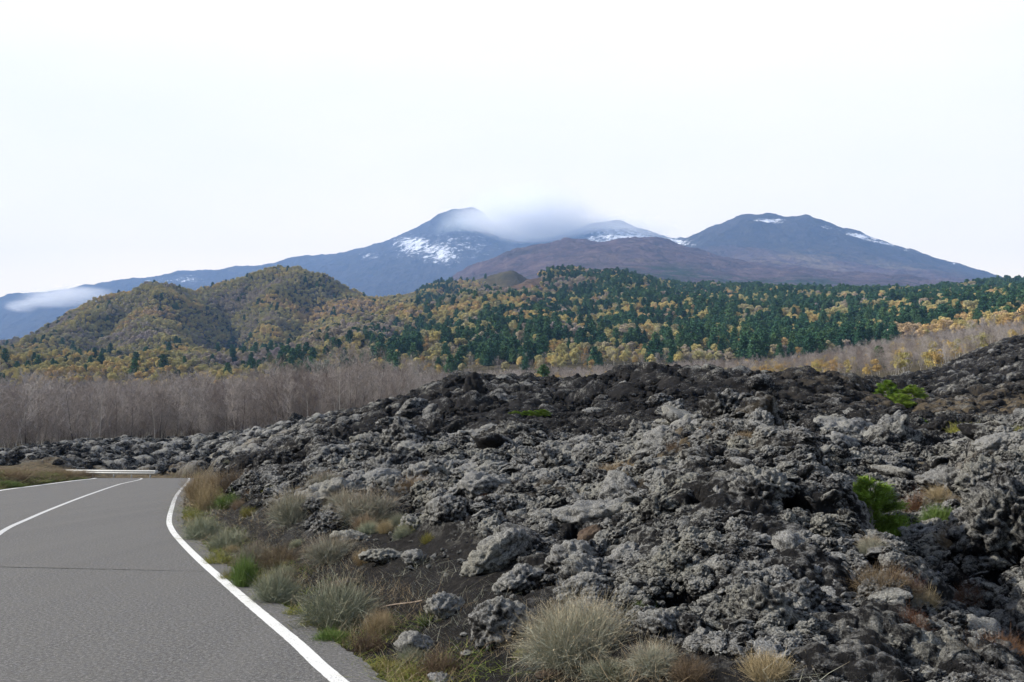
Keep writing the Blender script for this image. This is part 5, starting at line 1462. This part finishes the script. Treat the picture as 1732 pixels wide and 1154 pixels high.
def scatter_kind(K, pts_, hs, labels, group, n_ind, stuff_name, stuff_label, joined=False):
    """the n_ind that show largest are things of their own; the rest are one mass"""
    if len(pts_) == 0: return
    x, y = pts_[:, 0], pts_[:, 1]; z = ground_h(x, y)
    app = hs / y
    px, py = to_px(x, y, z + hs * .5)
    iv = (px > -5) & (px < 1737)
    order = np.argsort(-(app * iv))
    nv_ = min(n_ind, int(iv.sum())); ind = order[:nv_]; rest = order[nv_:]
    for q in ind:
        i = int(rng.integers(0, len(K.meshes)))
        f = K.put_joined if joined else K.put
        f(i, (x[q], y[q], z[q] - .15), rng.uniform(0, 6.28), hs[q] / 9, labels(px[q], py[q], y[q], hs[q]), group)
    if len(rest):
        s = hs[rest] / 9
        P = np.c_[x[rest], y[rest], z[rest] - .2]; S_ = np.c_[s, s, s * rng.uniform(.9, 1.15, len(s))]
        Rr = np.c_[np.zeros(len(s)), np.zeros(len(s)), rng.uniform(0, 6.28, len(s))]
        gn_scatter(stuff_name, P, S_, Rr, K.sources(), kind='stuff', label=stuff_label, category='forest')

# --- hill forests
def lab_hill(kind):
    def f(px, py, y, hgt):
        sz = 'tall ' if hgt > 10.8 else 'short ' if hgt < 8.2 else ''
        if px < 330: pl = 'on the left wooded spur'
        elif px < 640: pl = 'on the second wooded hill' if py < 600 else 'in the gully between the wooded hills'
        elif px < 900: pl = 'on the left end of the conifer slope'
        elif px < 1300: pl = 'on the middle of the conifer slope'
        elif px < 1520: pl = 'on the right half of the conifer slope'
        else: pl = 'on the conifer slope at the right edge'
        row = 'at its foot' if py > 600 else 'low down' if py > 570 else 'half way up' if py > 530 else 'near its top'
        return f'{sz}{kind} {pl}, {row}'
    return f
G = jitter_grid(425, 1750, -.62, .62, 5.6, 400)
G = G[(rng.random(len(G)) < np.where(G[:, 0] / G[:, 1] < -.1, 1.0, np.clip(.30 + G[:, 1] / 2200, .5, 1)))]
gz_ = ground_h(G[:, 0], G[:, 1]); gpx, gpy = to_px(G[:, 0], G[:, 1], gz_)
iv = (gpx > -60) & (gpx < 1790)
G, gz_, gpx, gpy = G[iv], gz_[iv], gpx[iv], gpy[iv]
keepv = visible(G[:, 0], G[:, 1], gz_, 10.0)
G, gz_, gpx, gpy = G[keepv], gz_[keepv], gpx[keepv], gpy[keepv]
gx_, gy_ = G[:, 0], G[:, 1]
bw = bare_w(gpx, gpy) * (gy_ > 1000)
r1 = rng.random(len(G))
zone = fbm(gx_ / 90, gy_ / 90, 4, 77, .6)
zone2 = fbm(gx_ / 30, gy_ / 30, 3, 78, .6)
# line dividing left autumn hills from the conifer slope
div_y = np.interp(gpx, [0, 430, 560, 700, 760, 1732], [0, 632, 590, 545, 0, 0])
left_hill = (gpx < 470) | ((gpx < 760) & (gpy < div_y))
pc_left = 0.012 + 0.04 * (zone > .3) + 0.22 * np.exp(-((gpx - 430) / 40) ** 2 - ((gpy - 600) / 22) ** 2)
bias_r = 0.36 + 0.30 * sstep(560, 500, gpy) * sstep(900, 1080, gpx) + 0.14 * sstep(1000, 1250, gpx) - .35 * np.exp(-((gpx - 860) / 90) ** 2 - ((gpy - 470) / 30) ** 2)
pc_right = np.clip(bias_r + 1.5 * zone2 + 1.1 * zone, .04, .97)
pc_right = np.where(gpx < 800, pc_right * .75, pc_right)
tanpatch = fbm(gx_ / 60 + 9, gy_ / 60, 2, 88)
pc_right = np.where((tanpatch > .38) & (gpy > 490), pc_right * .15, pc_right)
pcon = np.where(left_hill, pc_left, pc_right)
dens = np.clip(1 - bw * 1.8, 0, 1)
alive = rng.random(len(G)) < dens
is_con = (r1 < pcon) & alive
rest_ = alive & ~is_con
low = gpy > np.interp(gpx, [0, 400, 600, 800, 1300, 1420, 1500, 1650, 1732], [640, 640, 622, 618, 618, 600, 588, 562, 545])
is_dark = rest_ & (rng.random(len(G)) < np.where(left_hill, np.clip(-.06 + .45 * zone2, 0, .4), 0.02)) & ~low
is_bare_far = rest_ & ~is_dark & low & (rng.random(len(G)) < .62)
is_yel = rest_ & ~is_dark & ~is_bare_far & ~left_hill & (rng.random(len(G)) < np.clip(.35 + .8 * zone2, .1, .8))
is_aut = rest_ & ~is_dark & ~is_bare_far & ~is_yel
is_con &= ~(low & (rng.random(len(G)) < .75))
hs_all = rng.uniform(6.0, 11.5, len(G)) * np.where(left_hill, .82, 1.0) * np.where(is_con, 1.15, .85) * np.where(~is_con & (gpy > 585), .72, 1.0)
scatter_kind(K_PINE, G[is_con], hs_all[is_con], lab_hill('dark green pine'), 'pines on the hills', 300, 'pine_forest', 'dense dark green pine wood covering the hills')
scatter_kind(K_AUT, G[is_aut], hs_all[is_aut] * 1.05, lab_hill('ochre autumn tree'), 'autumn trees on the hills', 300, 'autumn_forest', 'ochre and olive autumn wood covering the hills', True)
scatter_kind(K_DARK, G[is_dark], hs_all[is_dark] * 1.05, lab_hill('dark olive leafy tree'), 'dark broadleaved trees on the hills', 250, 'dark_forest', 'dark olive broadleaved wood on the hills', True)
scatter_kind(K_YEL, G[is_yel], hs_all[is_yel], lab_hill('yellow tree'), 'yellow trees on the hills', 160, 'yellow_forest', 'yellow and orange trees among the pines', True)

# --- bare wood on the flat, left of the flow and behind its crest
B1 = jitter_grid(100, 200, -.66, .0, 2.3, 410); B2 = jitter_grid(200, 420, -.66, .62, 4.2, 411); B3 = jitter_grid(80, 200, -.05, .62, 4.0, 412)
B = np.concatenate([B1, B2, B3])
lv = T.h(B[:, 0], B[:, 1], T.lava)
cr = np.interp(B[:, 0] / B[:, 1], T.u, crest[0])
bpx, bpy_ = to_px(B[:, 0], B[:, 1], ground_h(B[:, 0], B[:, 1]))
k = (lv < .15) & (B[:, 1] > np.where(bpx > 720, np.maximum(cr * 1.05, np.interp(bpx, [720, 800, 1400, 1500], [110, 175, 175, 130])), cr * 1.05)) & (bpx > -70) & (bpx < 1800)
# stay off the open flow on the far right
B, bpx, bpy_ = B[k], bpx[k], bpy_[k]
bh = (4.2 + 5.0 * rng.random(len(B)) ** 1.3) * np.interp(bpx, [0, 300, 520, 640, 720, 800, 1350, 1500, 1732], [.95, .95, .95, .85, .55, .45, .45, .6, .6])
v = visible(B[:, 0], B[:, 1], ground_h(B[:, 0], B[:, 1]), bh)
B, bpx, bh = B[v], bpx[v], bh[v]
Ball = np.concatenate([B, G[is_bare_far]]); ball_h = np.concatenate([bh, hs_all[is_bare_far] * .85])
ypx = Ball[:, 0] / Ball[:, 1] * 1654 + 866
zb = fbm(Ball[:, 0] / 25, Ball[:, 1] / 25, 3, 99)
yel2 = (ypx > 800) & (rng.random(len(Ball)) < np.clip(.22 + .8 * zb, 0, .8)) & (Ball[:, 1] > 130)
def lab_bare(px, py, y, hgt):
    tall = 'tall' if hgt > 7.6 else 'slender' if hgt > 6 else 'low'
    if y < 118: tall += ' front row'
    if px < 180: pl = 'in the wood at the left edge, behind the flow'
    elif px < 420: pl = 'in the wood behind the guardrail'
    elif px < 760: pl = 'at the end of the wood where the flow climbs'
    else: pl = 'just over the far crest of the flow'
    return f'{tall} leafless grey tree {pl}'
scatter_kind(K_BARE, Ball[~yel2], ball_h[~yel2], lab_bare, 'leafless trees behind the lava flow', 300, 'bare_forest', 'leafless grey brown wood behind the lava flow')
scatter_kind(K_YEL, Ball[yel2], ball_h[yel2] * .9, lambda px, py, y, hgt: 'slender yellow tree ' + ('over the far crest of the flow' if px < 1400 else 'beside the right hand flow'), 'yellow trees beyond the flow', 60, 'yellow_thicket', 'yellow saplings beyond the crest of the flow', True)
print('trees', is_con.sum(), is_aut.sum(), is_dark.sum(), is_yel.sum(), (~yel2).sum(), yel2.sum())

for i_ in range(70):
    px_ = rng.uniform(845, 1052) if i_ < 38 else rng.uniform(1150, 1340); Yq = rng.uniform(96, 135)
    x_ = (px_ - 866) / 1654 * Yq; zz = float(T.h(x_, Yq)); hm = rng.uniform(1.9, 3.0)
    K_YEL.put_joined(int(rng.integers(0, 3)), (x_, Yq, zz - .5), rng.uniform(0, 6), hm / 9, ('low yellow green bush behind the far crest, right of the pinnacle' if i_ < 38 else 'low straw yellow bush behind the far crest, middle'), 'yellow bushes behind the crest')
# single trees one can pick out
for (px, py, Yq, hpx_, K, lab) in [(1487, 620, 190, 36, K_PINE, 'lone dark pine standing among pale bare trees on the right'),
                          (763, 655, 110, 22, K_PINE, 'small round dark pine just left of the lava pinnacle'),
                          (919, 642, 150, 26, K_PINE, 'dark pine above the green bush on the flow'),
                          (496, 655, 320, 18, K_PINE, 'small dark conifer poking out of the bare wood'),
                          (262, 745, 122, 90, K_BARE, 'dark trunked bare tree behind the right end of the guardrail')]:
    p = unproj(px, py, Yq); zz = float(ground_h(np.array([p[0]]), np.array([Yq]))[0]); hm = hpx_ / F * Yq
    top = unproj(px, py - hpx_, Yq)[2]; hm = max(hm, top - zz)
    K.put(0, (p[0], Yq, zz - .1), 1.0, hm / 9, lab, 'lone trees')

# young pines on the flow
def young_pine(seed, H, leafs):
    rr = np.random.default_rng(seed); segs, parts = [], []
    segs.append((np.array([0, 0, -.1]), np.array([.04, 0, H]), .022, .008))
    NB = 58; Vs, Fs, Ss, o_ = [], [], [], 0
    for j in range(NB):
        t = rr.uniform(.05, 1.0); z = H * t; a = rr.uniform(0, 6.28); L = H * .52 * (1 - t) ** .6 * rr.uniform(.55, 1.1) + .06
        el = rr.uniform(.15, .6); d = np.array([math.cos(a) * math.cos(el), math.sin(a) * math.cos(el), math.sin(el)])
        p0 = np.array([0.04 * t, 0, z * .9]); p1 = p0 + d * L
        segs.append((p0, p1, .008, .003))
        k = int(leafs / 60 * (.4 + L / (H * .4)))
        s = rr.uniform(.35, 1.0, k)[:, None]; c = p0 * (1 - s) + p1 * s + rr.normal(0, .026, (k, 3))
        nd = d + rr.normal(0, .75, (k, 3)) + np.array([0, 0, .3]); nd /= np.linalg.norm(nd, axis=1)[:, None]
        sd = np.cross(nd, rr.normal(size=(k, 3))); sd /= np.linalg.norm(sd, axis=1)[:, None]
        ln = rr.uniform(.05, .10, (k, 1)); w = .0035
        V = np.stack([c - sd * w, c + sd * w, c + nd * ln + sd * w * .5, c + nd * ln - sd * w * .5], 1).reshape(-1, 3)
        Vs.append(V); Fs.append(np.arange(k * 4).reshape(k, 4) + o_); o_ += k * 4; Ss.append(np.repeat(rr.random(k) * .5 + rr.random() * .5, 4))
    Vt, Ft = tubes(segs, 5)
    return (Vt, Ft, np.full(len(Vt), .5)), (np.concatenate(Vs), np.concatenate(Fs), np.concatenate(Ss))
K_YP = Kind('young_pine', 'young pine', [young_pine(500 + i, 1.2, 20000) for i in range(3)], (M_BARK, M_YPINE), ('trunk', 'crown'))
def yp(i, px, py, hh, w, lab, ymin):
    p = hit(px, py, ymin); hm = hh / F * p[1]; wm = w / F * p[1]
    r_ = K_YP.put(i, (p[0], p[1] + wm * .3, p[2]), rng.uniform(0, 6), 1, lab, 'young green pines on the lava'); r_.scale = (wm / 1.05, wm / 1.05, hm / 1.25)
yp(1, 1492, 938, 132, 130, 'bushy bright green young pine in the gully on the right', 11)
yp(1, 1505, 684, 44, 46, 'green young pine on the flow crest, left one of the pair', 40)
yp(2, 1550, 686, 38, 52, 'green young pine on the flow crest, right one of the pair', 40)
yp(1, 1528, 694, 30, 44, 'low green young pine in front of the pair on the crest', 40)
yp(0, 1560, 728, 24, 28, 'small lime green young pine below the pair on the crest', 25)
yp(2, 872, 708, 14, 30, 'low green pine at the left end of the clump in the hollow', 35)
yp(0, 893, 708, 14, 28, 'low green pine in the middle of the clump in the hollow', 35)
yp(1, 916, 707, 15, 36, 'low green pine at the right end of the clump in the hollow', 35)

# ------------------------------------------------------------ smoke, cloud, haze
def vol_mat(name, dens, col, noise_scale, lo, hi, soft=0.5, aniso=0.0):
    m = bpy.data.materials.new(name); m.use_nodes = True; nt = m.node_tree; nt.nodes.clear(); h = N(nt)
    out = h.node('ShaderNodeOutputMaterial'); pv = h.node('ShaderNodeVolumePrincipled')
    pv.inputs['Color'].default_value = col + (1,); pv.inputs['Anisotropy'].default_value = aniso
    oc = h.objc()
    ln_ = h.node('ShaderNodeVectorMath', operation='LENGTH'); h.ln(oc, ln_.inputs[0])
    fall = h.mrange(ln_.outputs['Value'], 1.0 - soft, 0.98, 1, 0, True)
    nn = h.noise(oc, noise_scale, 7, .68, .6)
    d = h.math('MULTIPLY', h.math('MULTIPLY', fall, h.mrange(nn, lo, hi, 0, 1)), dens)
    h.ln(d, pv.inputs['Density']); h.ln(pv.outputs[0], out.inputs['Volume'])
    return m
def puff(name, px, py, Yq, wx, wz, dy, mat, lab, tilt=0.0):
    v, f = ICO[3]
    me = mesh_np(name, v, f, True); me.materials.append(mat)
    o = link(name, me, None, kind='stuff', label=lab, category=name)
    p = unproj(px, py, Yq); o.location = p; o.scale = (wx / F * Yq / 2, dy, wz / F * Yq / 2); o.rotation_euler = (0, tilt, 0)
    return o
puff('smoke', 885, 378, 8350, 330, 170, 380, vol_mat('volcanic_smoke', 0.020, (1, 1, 1), 1.5, .30, .68, .97), 'pale smoke rising between the two summits')
puff('smoke', 1010, 388, 8300, 340, 70, 300, vol_mat('drifting_smoke', 0.012, (1, 1, 1), 2.2, .36, .68, .9), 'thin smoke drifting along the second summit', 0.06)
puff('smoke', 775, 400, 8300, 110, 110, 250, vol_mat('thin_smoke', 0.0050, (.85, .95, 1.0), 1.4, .3, .65, .9), 'bluish veil of smoke over the flank of the summit')
puff('cloud', 108, 503, 7000, 190, 38, 220, vol_mat('bright_cloud', 0.018, (.99, .99, .99), 1.9, .36, .60, .7), 'small bright cloud lying on the left flank', -0.10)
puff('cloud', 35, 518, 7000, 70, 26, 120, vol_mat('bright_cloud_end', 0.014, (.99, .99, .99), 1.7, .36, .60, .7), 'ragged lower end of the small bright cloud')

HAZE_TOP = float(max(MS.Z.max(), 2300)) + 40
hz = bpy.data.materials.new('air_haze'); hz.use_nodes = True; nt = hz.node_tree; nt.nodes.clear(); h = N(nt)
out = h.node('ShaderNodeOutputMaterial'); pv = h.node('ShaderNodeVolumePrincipled')
pv.inputs['Color'].default_value = (0.33, 0.56, 1.0, 1); pv.inputs['Density'].default_value = 0.000076; pv.inputs['Anisotropy'].default_value = 0.0
h.ln(pv.outputs[0], out.inputs['Volume'])
s = np.array([(-9600, -1500, -8), (9600, -1500, -8), (9600, 12700, -8), (-9600, 12700, -8)])
top_ = s.copy(); top_[:, 2] = HAZE_TOP
me = mesh_np('haze', np.concatenate([s, top_]), [(0, 3, 2, 1), (4, 5, 6, 7), (0, 1, 5, 4), (1, 2, 6, 5), (2, 3, 7, 6), (3, 0, 4, 7)])
me.materials.append(hz)
link('haze', me, None, kind='stuff', label='thin blue haze in the air', category='haze')
